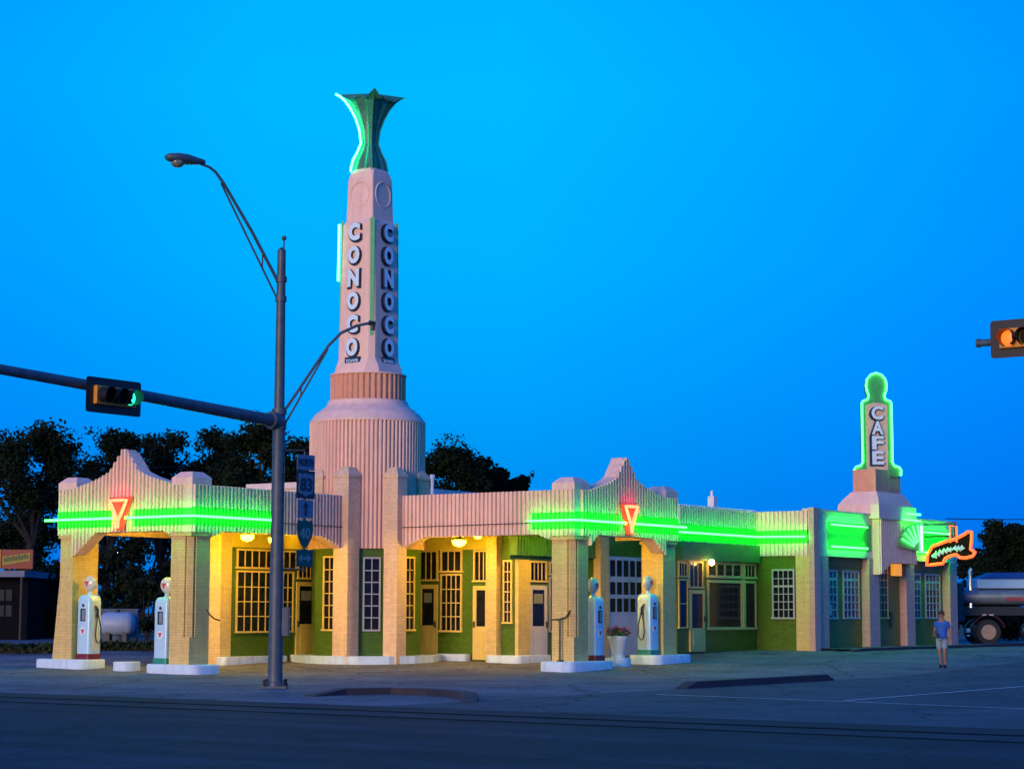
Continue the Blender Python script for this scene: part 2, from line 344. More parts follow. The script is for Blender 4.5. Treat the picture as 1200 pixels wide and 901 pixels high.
def arch(t0, t1, zl, zr, wl, wr, z=3.92):
    def f(t):
        if t < t0 or t > t1: return 3.87
        if t < t0 + wl: return zl + (z - zl) * max(0, (t - t0) / wl)
        if t > t1 - wr: return zr + (z - zr) * max(0, (t1 - t) / wr)
        return z
    return f
def pier(mb, a0, a1, b0, b1, z0, z1, notch=None, capz=None):
    if notch:                                                # slot cut in the outer corner (+a,+b)
        k = .13
        mb.box(a0, a1, b0, b1, z0, 1.0)
        mb.prism([(a0, b0), (a1, b0), (a1, b1 - k * 1.7), (a1 - k * .5, b1 - k * 1.7), (a1 - k * .5, b1 - k), (a1 - .02, b1 - k), (a1 - k, b1 - .02), (a1 - k, b1 - k * .5), (a1 - k * 1.7, b1 - k * .5), (a1 - k * 1.7, b1), (a0, b1)], 1.0, z1)
    else: mb.box(a0, a1, b0, b1, z0, z1)
    if capz:
        mb.box(a0 - .045, a1 + .045, b0 - .045, b1 + .045, z1 - .1, z1)
def block(mb, a0, a1, b0, b1, z0=ZT, h=.36):
    c = .17
    rings = [[(a0, b0, z0), (a1, b0, z0), (a1, b1, z0), (a0, b1, z0)], [(a0, b0, z0 + h * .55), (a1, b0, z0 + h * .55), (a1, b1, z0 + h * .55), (a0, b1, z0 + h * .55)],
             [(a0 + c, b0 + c, z0 + h), (a1 - c, b0 + c, z0 + h), (a1 - c, b1 - c, z0 + h), (a0 + c, b1 - c, z0 + h)]]
    mb.loft(rings)

# --- canopies
LA, LB = 7.65, -5.28          # left canopy: front plane a, far end b
RB, RA = 7.55, -5.78          # right canopy: front plane b, far end a
glowm = mat('green_glow_paint', (.05, .42, .07), .6, .1, 5, .1, 50)  # green glow of the neon, painted on the walls as a flat band
def glow_band(axis, fixed, t0, t1, z0, z1, par, pitch=.147, rib=.07, grid=None):
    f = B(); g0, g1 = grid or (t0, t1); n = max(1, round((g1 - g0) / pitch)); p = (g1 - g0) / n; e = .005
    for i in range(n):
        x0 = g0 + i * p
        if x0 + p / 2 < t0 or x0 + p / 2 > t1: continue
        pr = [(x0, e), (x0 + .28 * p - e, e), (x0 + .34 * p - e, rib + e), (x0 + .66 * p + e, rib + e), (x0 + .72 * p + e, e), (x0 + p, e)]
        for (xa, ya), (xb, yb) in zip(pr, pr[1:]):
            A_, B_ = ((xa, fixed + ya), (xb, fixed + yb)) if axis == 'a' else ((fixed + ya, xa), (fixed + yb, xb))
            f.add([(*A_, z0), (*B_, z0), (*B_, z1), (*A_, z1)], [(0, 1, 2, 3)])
    return f.build('painted_glow', glowm, par)
def canopy_left():
    c = B().box(.9, LA - .06, LB + .06, -.06, 4.12, 4.9).build('canopy', plaster, bld)
    c['label'] = 'left canopy with a fluted gable above two brick piers'
    f = B(); ribwall(f, 'b', LA, LB, -.3, 1, gable((LB) / 2), arch(LB + .6, -.78, 3.2, 3.8, .95, .25), .42); f.build('gable_wall', pink, c)
    f = B(); ribwall(f, 'a', 0.0, 1.05, LA, 1, lambda t: ZT, arch(1.06, LA - .8, 3.5, 3.75, 1.15, .45), .3); f.build('parapet', pink, c)
    f = B(); ribwall(f, 'a', LB, 3.3, LA - .42, -1, lambda t: ZT, lambda t: 3.92, .25)
    f.build('parapet', pink, c)
    p = B(); pier(p, 6.85, 7.60, -.80, -.05, -.1, 3.86, True, True); p.build('pier', cream, c)
    p = B(); p.loft([[(6.62, -5.5, -.1), (7.6, -5.5, -.1), (7.6, -4.66, -.1), (6.62, -4.66, -.1)], [(6.62, -5.22, 2.6), (7.6, -5.22, 2.6), (7.6, -4.7, 2.6), (6.62, -4.7, 2.6)], [(6.62, -5.22, 3.78), (7.6, -5.22, 3.78), (7.6, -4.7, 3.78), (6.62, -4.7, 3.78)]])
    p.box(6.58, 7.64, -5.27, -4.66, 3.78, 3.87); p.build('pier', cream, c)
    p = B().box(3.25, 3.72, -3.0, -2.55, -.1, 4.12); p.build('pier', cream, c)
    q = B(); block(q, 6.9, LA + .02, -.77, .02); q.build('parapet_block', pinkb, c)
    q = B(); block(q, 6.9, LA + .02, LB - .02, LB + .72); q.build('parapet_block', pinkb, c)
    glow_band('b', LA, LB, LB / 2 - .42, 4.06, 4.54, c, grid=(LB, -.3)); glow_band('b', LA, LB / 2 + .42, -.3, 4.06, 4.54, c, grid=(LB, -.3)); glow_band('a', 0, 4.33, LA, 4.06, 4.56, c, grid=(1.05, LA))
    B().box(LA, LA + .004, -.3, .004, 4.06, 4.54).build('painted_glow', glowm, c)
    k = B().tube([(1.1, .075, 4.22), (4.3, .075, 4.24)], .014, 6); k.build('conduit', metald, c)
def canopy_right():
    c = B().box(RA + .06, -.06, 1.0, RB - .06, 4.12, 4.9).build('canopy', plaster, bld)
    c['label'] = 'right canopy with a fluted gable above two brick piers'
    f = B(); ribwall(f, 'a', RB, RA, -.3, 1, gable(-2.75), arch(RA + .78, -.78, 3.42, 3.6, .75, .4), .42); f.build('gable_wall', pink, c)
    f = B(); ribwall(f, 'b', 0.0, 1.05, RB, 1, lambda t: ZT, arch(1.06, RB - .8, 3.5, 3.75, 1.15, .45), .3); f.build('parapet', pink, c)
    f = B(); ribwall(f, 'b', RA, 5.45, RB - .42, -1, lambda t: ZT, lambda t: 3.92, .25); f.build('parapet', pink, c)
    p = B(); pier(p, -.80, -.05, 6.75, 7.50, -.1, 3.86, True, True); p.build('pier', cream, c)
    p = B(); pier(p, RA + .05, RA + .8, 6.75, 7.50, -.1, 3.86, None, True); p.build('pier', cream, c)
    q = B(); block(q, -.77, .02, 6.8, RB + .02); q.build('parapet_block', pinkb, c)
    q = B(); block(q, RA - .02, RA + .72, 6.8, RB + .02); q.build('parapet_block', pinkb, c)
    glow_band('a', RB, RA, -3.17, 4.06, 4.56, c, grid=(RA, -.3)); glow_band('a', RB, -2.33, -.3, 4.06, 4.56, c, grid=(RA, -.3)); glow_band('b', 0, 6.05, RB, 4.06, 4.54, c, grid=(1.05, RB))
    B().box(-.3, .004, RB, RB + .004, 4.06, 4.56).build('painted_glow', glowm, c)
    k = B().tube([(.075, 1.1, 4.22), (.075, 6.1, 4.25)], .014, 6); k.build('conduit', metald, c)
canopy_left(); canopy_right()

# --- main mass: green glazed walls, cream band above the windows, flat roof
wall = B(); wall.prism([(3.3, -2.95), (3.3, -2.6), (-2.6, -2.6), (-2.6, 3.67), (-6.73, 3.67), (-6.73, 4.05), (-9.4, 4.05), (-9.4, 5.4), (-14.86, 5.4), (-14.86, 7.3), (-27.3, 7.3), (-27.3, -7.5), (-2.5, -7.5)], -.1, 4.12)
wall_o = wall.build('wall', green, bld)
B().box(-.6, 3.28, -2.6, -2.56, 3.62, 4.12).build('upper_wall_band', plaster, bld); B().box(-2.6, -2.56, -.9, 3.2, 3.62, 4.12).build('upper_wall_band', plaster, bld)
g = B(); ribwall(g, 'a', 3.97, -6.7, -2.3, 1, lambda t: 4.0, lambda t: 3.42, .3, .16, .03); g.box(-6.7, -2.3, 3.673, 3.7, 3.3, 3.9)
g.build('green_frieze', dgreen, bld)
rear = B(); rear.box(-12.8, -2.6, -7.2, -3.6, 4.12, 5.75); rear.box(-12.9, -2.5, -7.3, -3.5, 5.75, 5.95); rear.loft([[(-9.5, -5.9, 5.95), (-5.5, -5.9, 5.95), (-5.5, -4.6, 5.95), (-9.5, -4.6, 5.95)], [(-9.0, -5.6, 6.22), (-6, -5.6, 6.22), (-6, -4.8, 6.22), (-9.0, -4.8, 6.22)]])
rear.build('raised_roof', mat('pale_roof_coating', (.72, .62, .62), .8, .12, 1.5, .2, 20), bld)
B().box(-14.8, -2.7, -3.4, 3.6, 4.125, 4.7).build('flat_roof', mat('grey_roofing', (.2, .2, .2), .9), bld)

def window(plane, fixed, t0, t1, z0, z1, cols, rows, name='window', fw_=.055, bar=.028, frame=trim, pane=glass, parent=bld, proud=.05, mull=()):
    """plane 'b': the wall faces +b and t runs along a; plane 'a': faces +a, t along b"""
    f = B(); g_ = B()
    def bx(mb, x0, x1, za, zb, y0, y1):
        if plane == 'b': mb.box(x0, x1, fixed + y0, fixed + y1, za, zb)
        else: mb.box(fixed + y0, fixed + y1, x0, x1, za, zb)
    if t0 > t1: t0, t1 = t1, t0
    bx(f, t0, t1, z1 - fw_, z1, 0, proud); bx(f, t0 - .03, t1 + .03, z0, z0 + fw_, 0, proud + .03)
    bx(f, t0, t0 + fw_, z0 + fw_, z1 - fw_, 0, proud); bx(f, t1 - fw_, t1, z0 + fw_, z1 - fw_, 0, proud)
    ix0, ix1, iz0, iz1 = t0 + fw_, t1 - fw_, z0 + fw_, z1 - fw_
    for i in range(1, cols):
        x = ix0 + (ix1 - ix0) * i / cols; bx(f, x - bar / 2, x + bar / 2, iz0, iz1, .016, proud - .012)
    for k in range(1, rows):
        z = iz0 + (iz1 - iz0) * k / rows; bb = bar * (2.4 if k in mull else 1); bx(f, ix0, ix1, z - bb / 2, z + bb / 2, .016, proud - .008)
    bx(g_, ix0 - .01, ix1 + .01, iz0 - .01, iz1 + .01, .004, .014)
    o = f.build(name, frame, parent); g_.build('pane', pane, o); return o
def door(plane, fixed, t0, t1, z0, z1, mt=trim, pane=glass, glass_z=.45, handle_side=1, parent=bld, sign=False):
    f = B(); g_ = B(); h = B()
    def bx(mb, x0, x1, za, zb, y0, y1):
        if plane == 'b': mb.box(x0, x1, fixed + y0, fixed + y1, za, zb)
        else: mb.box(fixed + y0, fixed + y1, x0, x1, za, zb)
    if t0 > t1: t0, t1 = t1, t0
    zg = z0 + (z1 - z0) * glass_z; s = .13
    bx(f, t0, t0 + s, z0, z1, 0, .06); bx(f, t1 - s, t1, z0, z1, 0, .06); bx(f, t0 + s, t1 - s, z1 - s, z1, 0, .06); bx(f, t0 + s, t1 - s, z0, zg, 0, .06)
    bx(f, t0 + s + .05, t1 - s - .05, z0 + .2, zg - .15, .06, .072)
    bx(g_, t0 + s, t1 - s, zg, z1 - s, .003, .03)
    hx = t1 - s / 2 if handle_side > 0 else t0 + s / 2; bx(h, hx - .02, hx + .02, z0 + .98, z0 + 1.16, .06, .11)
    o = f.build('door', mt, parent); g_.build('pane', pane, o); h.build('handle', metald, o)
    if sign:
        n_ = B(); zz = zg + (z1 - s - zg) * .62; bx(n_, t0 + s + .08, t1 - s - .1, zz, zz + .3, .03, .034); n_.build('notice', mat('pale_paper_notice', (.22, .24, .22), .7, .3, 30), o)
    return o
# left arcade wall (faces +b, b = -2.6)
window('b', -2.6, 1.02, 3.02, 2.98, 3.58, 6, 1, 'transom')
window('b', -2.6, 1.02, 3.02, 1.06, 2.93, 6, 4, mull=())
window('b', -2.6, .28, .96, 2.98, 3.58, 2, 1, 'transom'); window('b', -2.6, .42, .96, 1.06, 2.93, 2, 4)
door('b', -2.6, -.62, .30, .25, 2.62, handle_side=1, sign=True); window('b', -2.6, -.62, .24, 2.70, 3.58, 4, 1, 'transom')
# right arcade wall (faces +a, a = -2.6)
door('a', -2.6, .02, .76, .25, 2.55, handle_side=1, sign=True); window('a', -2.6, .02, .76, 2.66, 3.62, 3, 1, 'transom')
window('a', -2.6, .86, 1.70, 2.92, 3.62, 3, 1, 'transom'); window('a', -2.6, .86, 1.70, 1.08, 2.88, 4, 4)
door('a', -2.6, 2.14, 2.74, .25, 2.5, handle_side=-1); window('a', -2.6, 2.14, 2.74, 2.62, 3.60, 3, 1, 'transom')
p = B().box(-2.6, -2.3, 2.8, 3.2, -.1, 4.1); p.build('pilaster', cream, bld)
window('a', -2.6, 3.26, 3.60, 1.35, 3.28, 2, 6)
# office corner under the right canopy (faces +b, b = 3.67)
p = B().box(-3.25, -2.62, 3.67, 3.80, -.1, 3.3); p.build('pilaster', cream, bld)
door('b', 3.67, -4.3, -3.36, .25, 2.52, mt=doorp, handle_side=-1, sign=True); window('b', 3.67, -4.3, -3.36, 2.62, 3.28, 4, 1, 'transom')
window('b', 3.67, -6.3, -4.45, 2.85, 3.28, 4, 1, 'transom', frame=trimw); window('b', 3.67, -6.3, -4.45, 1.08, 2.8, 1, 1, pane=glassr, frame=trimw)
# garage bay
p = B().box(-7.22, -6.70, 3.9, 4.16, -.1, 4.1); p.build('pilaster', cream, bld)
gd = B(); gd.box(-9.75, -7.22, 4.05, 4.10, .1, 3.5)
for z in (.66, 1.18, 1.66, 2.2, 2.78): gd.box(-9.75, -7.22, 4.10, 4.112, z - .006, z + .006)
gdo = gd.build('garage_door', doorp, bld); gdo['label'] = 'white panelled garage door with three rows of panes'
pn = B()
for zr in ((1.72, 2.15), (2.28, 2.68), (2.86, 3.38)):
    for i in range(6):
        x = -9.68 + i * .405; pn.box(x, x + .28, 4.103, 4.116, *zr)
pn.build('pane', glass, gdo)
# --- shop
sf = B(); ribwall(sf, 'a', 5.4, -14.9, -9.45, 1, lambda t: 5.18, lambda t: 4.02, .3, .165, .07); sfo = sf.build('shop_parapet', pink, bld)
glow_band('a', 5.4, -14.9, -9.45, 4.05, 4.60, sfo, .165, .07)
st = B()
for i in range(33): st.box(-14.85 + i * .165, -14.85 + i * .165 + .06, 5.34, 5.44, 5.18, 5.25)
st.build('flute_glint', mat('pale_glint', (.8, .8, .82), .5), sfo)  # pale blocks stand in for light caught on the flute tops
B().box(-14.8, -9.42, 5.4, 5.62, 3.42, 4.02).build('green_frieze', dgreen, bld)
window('b', 5.4, -10.05, -9.45, 2.85, 3.36, 3, 1, 'transom'); window('b', 5.4, -10.05, -9.45, 1.18, 2.8, 1, 2)
door('b', 5.4, -11.15, -10.15, .42, 2.45, mt=trim, glass_z=.38, handle_side=-1); window('b', 5.4, -11.05, -10.12, 2.5, 3.40, 3, 1, 'transom')
window('b', 5.4, -13.78, -11.35, 2.86, 3.40, 4, 1, 'transom', fw_=.09, bar=.09); window('b', 5.4, -13.78, -11.35, 1.12, 2.80, 1, 1, fw_=.10)
window('b', 5.4, -14.78, -13.92, 2.86, 3.40, 3, 1, 'transom', fw_=.08); window('b', 5.4, -14.78, -13.92, 1.12, 2.80, 1, 1, fw_=.08)
p = B().box(-13.90, -13.79, 5.4, 5.47, 1.12, 3.40); p.build('mullion', trim, bld)
# --- side face of the cafe block (faces +a)
cf = B(); ribwall(cf, 'b', -14.82, 5.4, 7.5, 1, lambda t: 5.2, lambda t: 3.66, .2, .165, .07); cfo = cf.build('side_parapet', pinkb, bld); glow_band('b', -14.82, 5.4, 7.5, 4.08, 4.54, cfo, .165, .07)
window('a', -14.82, 6.05, 6.92, 1.49, 3.2, 4, 6, frame=trimw, mull=(4,))
p = B().box(-15.0, -14.78, 6.97, 7.68, -.1, 3.66); p.build('pier', cream, bld)
# --- cafe block
caf = B(); caf.box(-27.35, -14.85, 7.3, 7.60, 3.66, 5.2); cafo = caf.build('cafe_parapet', pinkb, bld)
for a0, a1 in ((-19.55, -16.0), (-26.45, -23.0)): B().box(a0, a1, 7.60, 7.604, 3.9, 4.86).build('painted_glow', glowm, cafo)  # flat bands painted green as the glow around the cafe tubes
B().box(-27.4, -14.78, 7.25, 7.66, 5.2, 5.27).build('coping', pinkb, cafo)
for a0, a1 in ((-16.0, -15.03), (-20.15, -19.3), (-23.25, -22.5), (-27.3, -26.6)):
    B().box(a0, a1, 7.3, 7.62, -.1, 3.66).build('pier', pinkbrick, bld)
p = B().box(-14.98, -14.76, 7.5, 7.70, -.1, 5.3); p.box(-15.2, -14.99, 7.55, 7.70, -.1, 5.3); p.build('corner_moulding', pinkbrick, bld)
for a0, a1 in ((-17.25, -15.94 - .08), (-19.05, -17.74), (-24.45, -23.3), (-26.3, -24.9)):
    wo_ = window('b', 7.3, a0, a1, 1.49, 3.2, 4, 6, frame=trimw, pane=mat('painted_reflection_glass', (.035, .04, .075), .12, .9, 1.3, spec=.6, alt=(.09, .07, .11)), mull=(5,), bar=.035)  # blue and violet reflections painted into the pane colour
    if a1 > -16.5: B().box(-16.75, -16.1, 7.352, 7.36, 1.62, 2.0).build('notice', mat('pale_blue_notice', (.25, .36, .45), .7, .2, 20), wo_)
B().box(-27.3, -14.9, 7.3, 7.36, 3.3, 3.66).build('brown_lintel', mat('olive_brown_brick', (.14, .12, .03), .6, .15, 8, .1, 40), bld)
# entrance: stepped fluted bay over a recessed doorway
bay = B(); ribwall(bay, 'a', 7.88, -22.85, -19.65, 1, lambda t: 5.62, arch(-22.86, -19.64, 3.5, 3.08, .1, .95, 3.52), .35, .15, .05); bayo = bay.build('entrance_bay', pinkb, bld)
B().box(-22.85, -19.68, 7.3, 7.6, 3.66, 5.5).build('bay_core', pinkb, bayo)
mustard = mat('mustard_brick', (.26, .20, .03), .6, .14, 8, .1, 60, brick=(.32, .10, .006))
B().box(-22.5, -20.15, 7.31, 7.34, .3, 3.6).build('entrance_wall', mustard, bld)
window('b', 7.34, -21.4, -20.45, 1.49, 3.5, 3, 7, frame=trim)
h = B().box(-21.62, -21.50, 7.34, 7.42, 1.15, 1.75); h.build('mailbox', metald, bld)
# cafe tower: pyramid skirt, brown block
ct = B(); ct.loft([[(-22.5, 6.3, 5.1), (-19.4, 6.3, 5.1), (-19.4, 8.0, 5.1), (-22.5, 8.0, 5.1)], [(-22.45, 6.35, 5.62), (-19.45, 6.35, 5.62), (-19.45, 7.97, 5.62), (-22.45, 7.97, 5.62)],
                   [(-22.3, 6.5, 5.85), (-19.6, 6.5, 5.85), (-19.6, 7.88, 5.85), (-22.3, 7.88, 5.85)], [(-22.0, 6.75, 6.1), (-19.75, 6.75, 6.1), (-19.75, 7.75, 6.1), (-22.0, 7.75, 6.1)]])
cto = ct.build('small_tower', pinkb, bld)
B().box(-21.95, -19.8, 6.8, 7.7, 6.1, 6.92).build('tower_block', brown, cto)

# --- corner tower
TX, TY = -.80, -.68
tw = B(); seg = 86 * 4; rings = []
def fl(i, r, dep): return r + (dep if (i % 4) in (1, 2) else 0)
def ring(r, z, dep, n=seg): return [(TX + fl(i, r, dep) * math.cos(2 * math.pi * i / n), TY + fl(i, r, dep) * math.sin(2 * math.pi * i / n), z) for i in range(n)]
tw.loft([ring(1.72, 3.6, .085), ring(1.72, 7.5, .085)])
tow = tw.build('tower', pink, bld); tow['label'] = 'tall corner tower with fluted drum, lettered shaft and green tulip crown'
dm = B(); dm.lathe(TX, TY, [(1.80, 7.5), (1.81, 7.56), (1.76, 7.62), (1.70, 7.70), (1.62, 7.80), (1.60, 7.82), (1.52, 7.86), (1.44, 7.95), (1.40, 7.97), (1.32, 8.03), (1.26, 8.12), (1.25, 8.2), (1.17, 8.22)], 64); dm.build('dome', pinkb, tow, smooth=True)
cl = B(); n2 = 40 * 4; cl.loft([[(TX + fl(i, 1.12, .055) * math.cos(2 * math.pi * i / n2), TY + fl(i, 1.12, .055) * math.sin(2 * math.pi * i / n2), z) for i in range(n2)] for z in (8.2, 9.0)])
cl.build('collar', brown, tow)
B().lathe(TX, TY, [(1.2, 9.0), (1.2, 9.04), (1.0, 9.07)], 48).build('collar_rim', pinkb, tow, smooth=True)
def sq(h, c, z): return [(TX + x, TY + y, z) for x, y in ((h, h - c), (h - c, h), (c - h, h), (-h, h - c), (-h, c - h), (c - h, -h), (h - c, -h), (h, c - h))]
sh = B(); sh.loft([sq(.92, .33, 9.02), sq(.86, .28, 9.25), sq(.735, .15, 9.5), sq(.66, .13, 13.75), sq(.60, .12, 13.86), sq(.56, .1, 13.92)]); sh.build('shaft', pinkb, tow)
ub = B(); ub.loft([sq(.535, .03, 13.9), sq(.50, .03, 15.25), sq(.46, .06, 15.45), sq(.40, .1, 15.56)]); ubo = ub.build('upper_block', pinkb, tow)
md = B()
for k in range(4):
    c_, s_ = math.cos(k * math.pi / 2), math.sin(k * math.pi / 2)
    P_ = []
    for i in range(28):
        t = 2 * math.pi * i / 28; y = .37 * math.cos(t); z = 14.72 + .40 * math.sin(t); x = .518
        P_.append((TX + x * c_ - y * s_, TY + x * s_ + y * c_, z))
    md.tube(P_, .022, 6, closed=True)
md.build('medallion', pinkb, ubo, smooth=True)
for k in range(4):                                           # green corner fins
    c_, s_ = math.cos(k * math.pi / 2 + math.pi / 4), math.sin(k * math.pi / 2 + math.pi / 4)
    def P_(x, y, z): return (TX + x * c_ - y * s_, TY + x * s_ + y * c_, z)
    f = B(); f.loft([[P_(x, y, z) for x, y in ((r_, -.075), (r_ + .07, -.06), (r_ + .07, .06), (r_, .075))] for r_, z in ((.86, 10.2), (.83, 13.9))]); f.build('corner_fin', mat('light_green_enamel', (.16, .52, .20), .45, .1, 6), tow)
# tulip crown
tu = B()
prof = [(15.5, .53, .34), (15.62, .53, .34), (15.88, .47, .29), (16.13, .34, .21), (16.43, .225, .15), (16.87, .28, .175), (17.24, .41, .23), (17.54, .57, .28), (17.78, .75, .33), (17.91, .90, .37), (17.98, 1.05, .39)]
def crown_ring(z, rc, rm, tip=0.0):
    out = []
    for k in range(4):
        for j, (q, dz) in enumerate(((rc, 0), (None, 0), (rm, 0), (None, 0))):
            t = math.pi / 4 + k * math.pi / 2 + j * math.pi / 8
            r_ = q if q else (rc * .52 + rm * .5)
            z_ = z + tip * (0 if j == 0 else (.0 if j == 2 else -.24))
            out.append((TX + r_ * math.cos(t), TY + r_ * math.sin(t), z_))
    return out
tu.loft([crown_ring(z, a, b_, {17.91: .5, 17.98: 1.0}.get(z, 0)) for z, a, b_ in prof]); tu.build('tulip_crown', tulipm, tow)
for k in range(4):
    t = math.pi / 4 + k * math.pi / 2; f = B()
    f.tube([(TX + (a + .02) * math.cos(t), TY + (a + .02) * math.sin(t), z) for z, a, b_ in prof], .018, 6); f.build('crown_rib', finm, tow, smooth=True)
# octagonal base with brick piers
oc = B(); oc.prism([(TX + 1.62 / math.cos(math.pi / 8) * math.cos(math.pi / 8 + k * math.pi / 4), TY + 1.62 / math.cos(math.pi / 8) * math.sin(math.pi / 8 + k * math.pi / 4)) for k in range(8)], -.1, 3.66); oc.build('tower_base', green, tow)
for k in range(4):
    ca, sa = round(math.cos(k * math.pi / 2)), round(math.sin(k * math.pi / 2))
    for (x0, x1, y0, y1) in (((1.55, 2.09, .42, .98), (.66, 1.12, 1.58, 2.09)) if k == 0 else ((1.36, 1.87, .22, .74), (.22, .74, 1.36, 1.87))):
        f = B(); pts = [(x0, y0), (x1, y0), (x1, y1), (x0, y1)]; pts = [(TX + x * ca - y * sa, TY + x * sa + y * ca) for x, y in pts]
        f.prism(pts, -.1 if k == 0 else 4.9, 5.72); n = 4; cx = sum(p[0] for p in pts) / 4; cy = sum(p[1] for p in pts) / 4
        f.prism([(cx + (p[0] - cx) * 1.12, cy + (p[1] - cy) * 1.12) for p in pts], 5.72, 5.80); f.prism([(cx + (p[0] - cx) * 1.1, cy + (p[1] - cy) * 1.1) for p in pts], 5.80, 6.04, top=.45)
        f.build('pier', mat('tan_rose_brick', (.76, .53, .36), .7, .08, 9, .15, 70, brick=(.30, .075, .005), streak=.2), tow)
# narrow windows in the tower base
window('a', TX + 1.62, -1.02, -.52, 1.12, 3.38, 2, 6, parent=bld); window('b', TY + 1.62, -1.12, -.64, 1.12, 3.38, 2, 6, parent=bld)
dw = B(); dn = (Vector((1, 1)) / math.sqrt(2)); dx = Vector((1, -1)) / math.sqrt(2); dc = Vector((TX, TY)) + dn * 1.62
Td = lambda p, q, r: W(dc.x + dx.x * p + dn.x * r, dc.y + dx.y * p + dn.y * r, q)
dw.T = Td
for x0, x1, z0, z1 in ((-.27, -.22, 1.12, 3.34), (.22, .27, 1.12, 3.34), (-.22, .22, 1.12, 1.17), (-.22, .22, 3.29, 3.34), (-.013, .013, 1.17, 3.29)): dw.box(x0, x1, 0, 1, 0, 1) if False else dw.add([(x0, z0, 0), (x1, z0, 0), (x1, z1, 0), (x0, z1, 0), (x0, z0, .05), (x1, z0, .05), (x1, z1, .05), (x0, z1, .05)], [(0, 3, 2, 1), (4, 5, 6, 7), (0, 1, 5, 4), (1, 2, 6, 5), (2, 3, 7, 6), (3, 0, 4, 7)])
for k in range(1, 6):
    z = 1.17 + 2.12 * k / 6; dw.add([(-.22, z - .015, .005), (.22, z - .015, .005), (.22, z + .015, .005), (-.22, z + .015, .005), (-.22, z - .015, .04), (.22, z - .015, .04), (.22, z + .015, .04), (-.22, z + .015, .04)], [(0, 3, 2, 1), (4, 5, 6, 7), (0, 1, 5, 4), (1, 2, 6, 5), (2, 3, 7, 6), (3, 0, 4, 7)])
dwo = dw.build('window', trimw, bld); pn = M(Td); pn.add([(-.22, 1.17, .004), (.22, 1.17, .004), (.22, 3.29, .004), (-.22, 3.29, .004), (-.22, 1.17, .012), (.22, 1.17, .012), (.22, 3.29, .012), (-.22, 3.29, .012)], [(0, 3, 2, 1), (4, 5, 6, 7), (0, 1, 5, 4), (1, 2, 6, 5), (2, 3, 7, 6), (3, 0, 4, 7)]); pn.build('pane', glass, dwo)
# ------------------------------------------------------------------ letters
def letter_sign(normal, label, at, text, h, wd, pitch, top, face, plaque=None):
    root = empty('letter_sign', at(0, 0, 0), 0, label, 'sign', 'letter columns on the tower' if plaque else None)
    for i, ch in enumerate(text):
        mb = M(); zc = top - h / 2 - i * pitch
        put_text(mb, ch, h * .90, wd * .88, .07, lambda p, q, r: at(p, q + zc, r + .035), .06, 0, 1)
        mb.build('letter', [face, navy], root)
        bk = M(); put_text(bk, ch, h * .90 + .08, wd * .88 + .09, .03, lambda p, q, r: at(p - .02, q + zc - .02, r), .075, 0, 0); bk.build('letter_shadow_backing', navy, root)  # dark outline, shifted down and left as the letter's painted shadow
    if plaque:
        zc = plaque
        mb = M(lambda p, q, r: at(p, q + zc, r)); mb.add([(x, y, z) for z in (0, .06) for x, y in ((-.3, -.12), (.3, -.12), (.3, .12), (-.3, .12))], [(0, 3, 2, 1), (4, 5, 6, 7), (0, 1, 5, 4), (1, 2, 6, 5), (2, 3, 7, 6), (3, 0, 4, 7)])
        po = mb.build('plaque', navy, root)
        mb = M(); put_text(mb, 'TOWER', .10, .5, .015, lambda p, q, r: at(p, q + zc, r + .06), .01, 0, 0); mb.build('plaque_lettering', letterw, po)
tA = facing(W(TX + .70, TY, 0), NU); tB = facing(W(TX, TY + .70, 0), NV)
# the shaft leans in slightly: follow it
def lean(nrm, base):
    f = facing(base, nrm); n3 = Vector((nrm[0], nrm[1], 0))
    return lambda p, q, r: f(p, q, r - (q - 11.5) * .0176)
letter_sign(NU, 'column of white block letters reading CONOCO on the brighter left tower face', lean(NU, W(TX + .705, TY, 0)), 'CONOCO', .62, .52, .727, 13.80, letterw, 9.38 + .05)
letter_sign(NV, 'column of block letters reading CONOCO on the shaded right tower face', lean(NV, W(TX, TY + .705, 0)), 'CONOCO', .62, .52, .727, 13.80, letterw, 9.38 + .05)

# cafe sign body with letters and neon outline
SC = W(-20.85, 7.25, 0); SN = (U + V).normalized(); SN = Vector((SN.x * .94 - .10, SN.y)).normalized()
sf_ = facing(SC, SN)
outline = [(-.84, 6.72), (-.86, 6.92), (-.80, 7.02), (-.62, 7.08), (-.54, 7.2), (-.54, 9.40), (-.50, 9.47), (-.32, 9.54), (-.29, 9.70), (-.35, 9.86), (-.375, 10.05), (-.34, 10.28), (-.20, 10.45), (0, 10.52)]
full = outline + [(-x, z) for x, z in outline[-2::-1]]
cs = empty('cafe_sign', SC + Vector((0, 0, 6.92)), 0, 'upright cream sign reading CAFE with rounded green head, outlined in green neon', 'sign')
mb = M(); mb.slab([sf_(x, z, .16) for x, z in full], Vector((SN.x, SN.y, 0)) * -.34); mb.build('sign_body', finm, cs)
mb = M(); mb.slab([sf_(x, z, .19) for x, z in ((-.40, 6.95), (.40, 6.95), (.40, 9.34), (.10, 9.44), (-.10, 9.44), (-.40, 9.34))], Vector((SN.x, SN.y, 0)) * -.03); mb.build('letter_panel', mat('sand_sign_enamel', (.60, .46, .36), .6), cs)
for i, ch in enumerate('CAFE'):
    mb = M(); zc = 9.05 - i * .555
    put_text(mb, ch, .50, .44, .10, lambda p, q, r: sf_(p, q + zc, r + .21), .035, 0, 1); mb.build('letter', [letterw, navy], cs)
    mb = M(); put_text(mb, ch, .57, .53, .02, lambda p, q, r: sf_(p - .03, q + zc - .025, r + .19), .05, 0, 0); mb.build('letter_shadow_backing', navy, cs)  # dark copy set low and left, a painted shadow round the letter
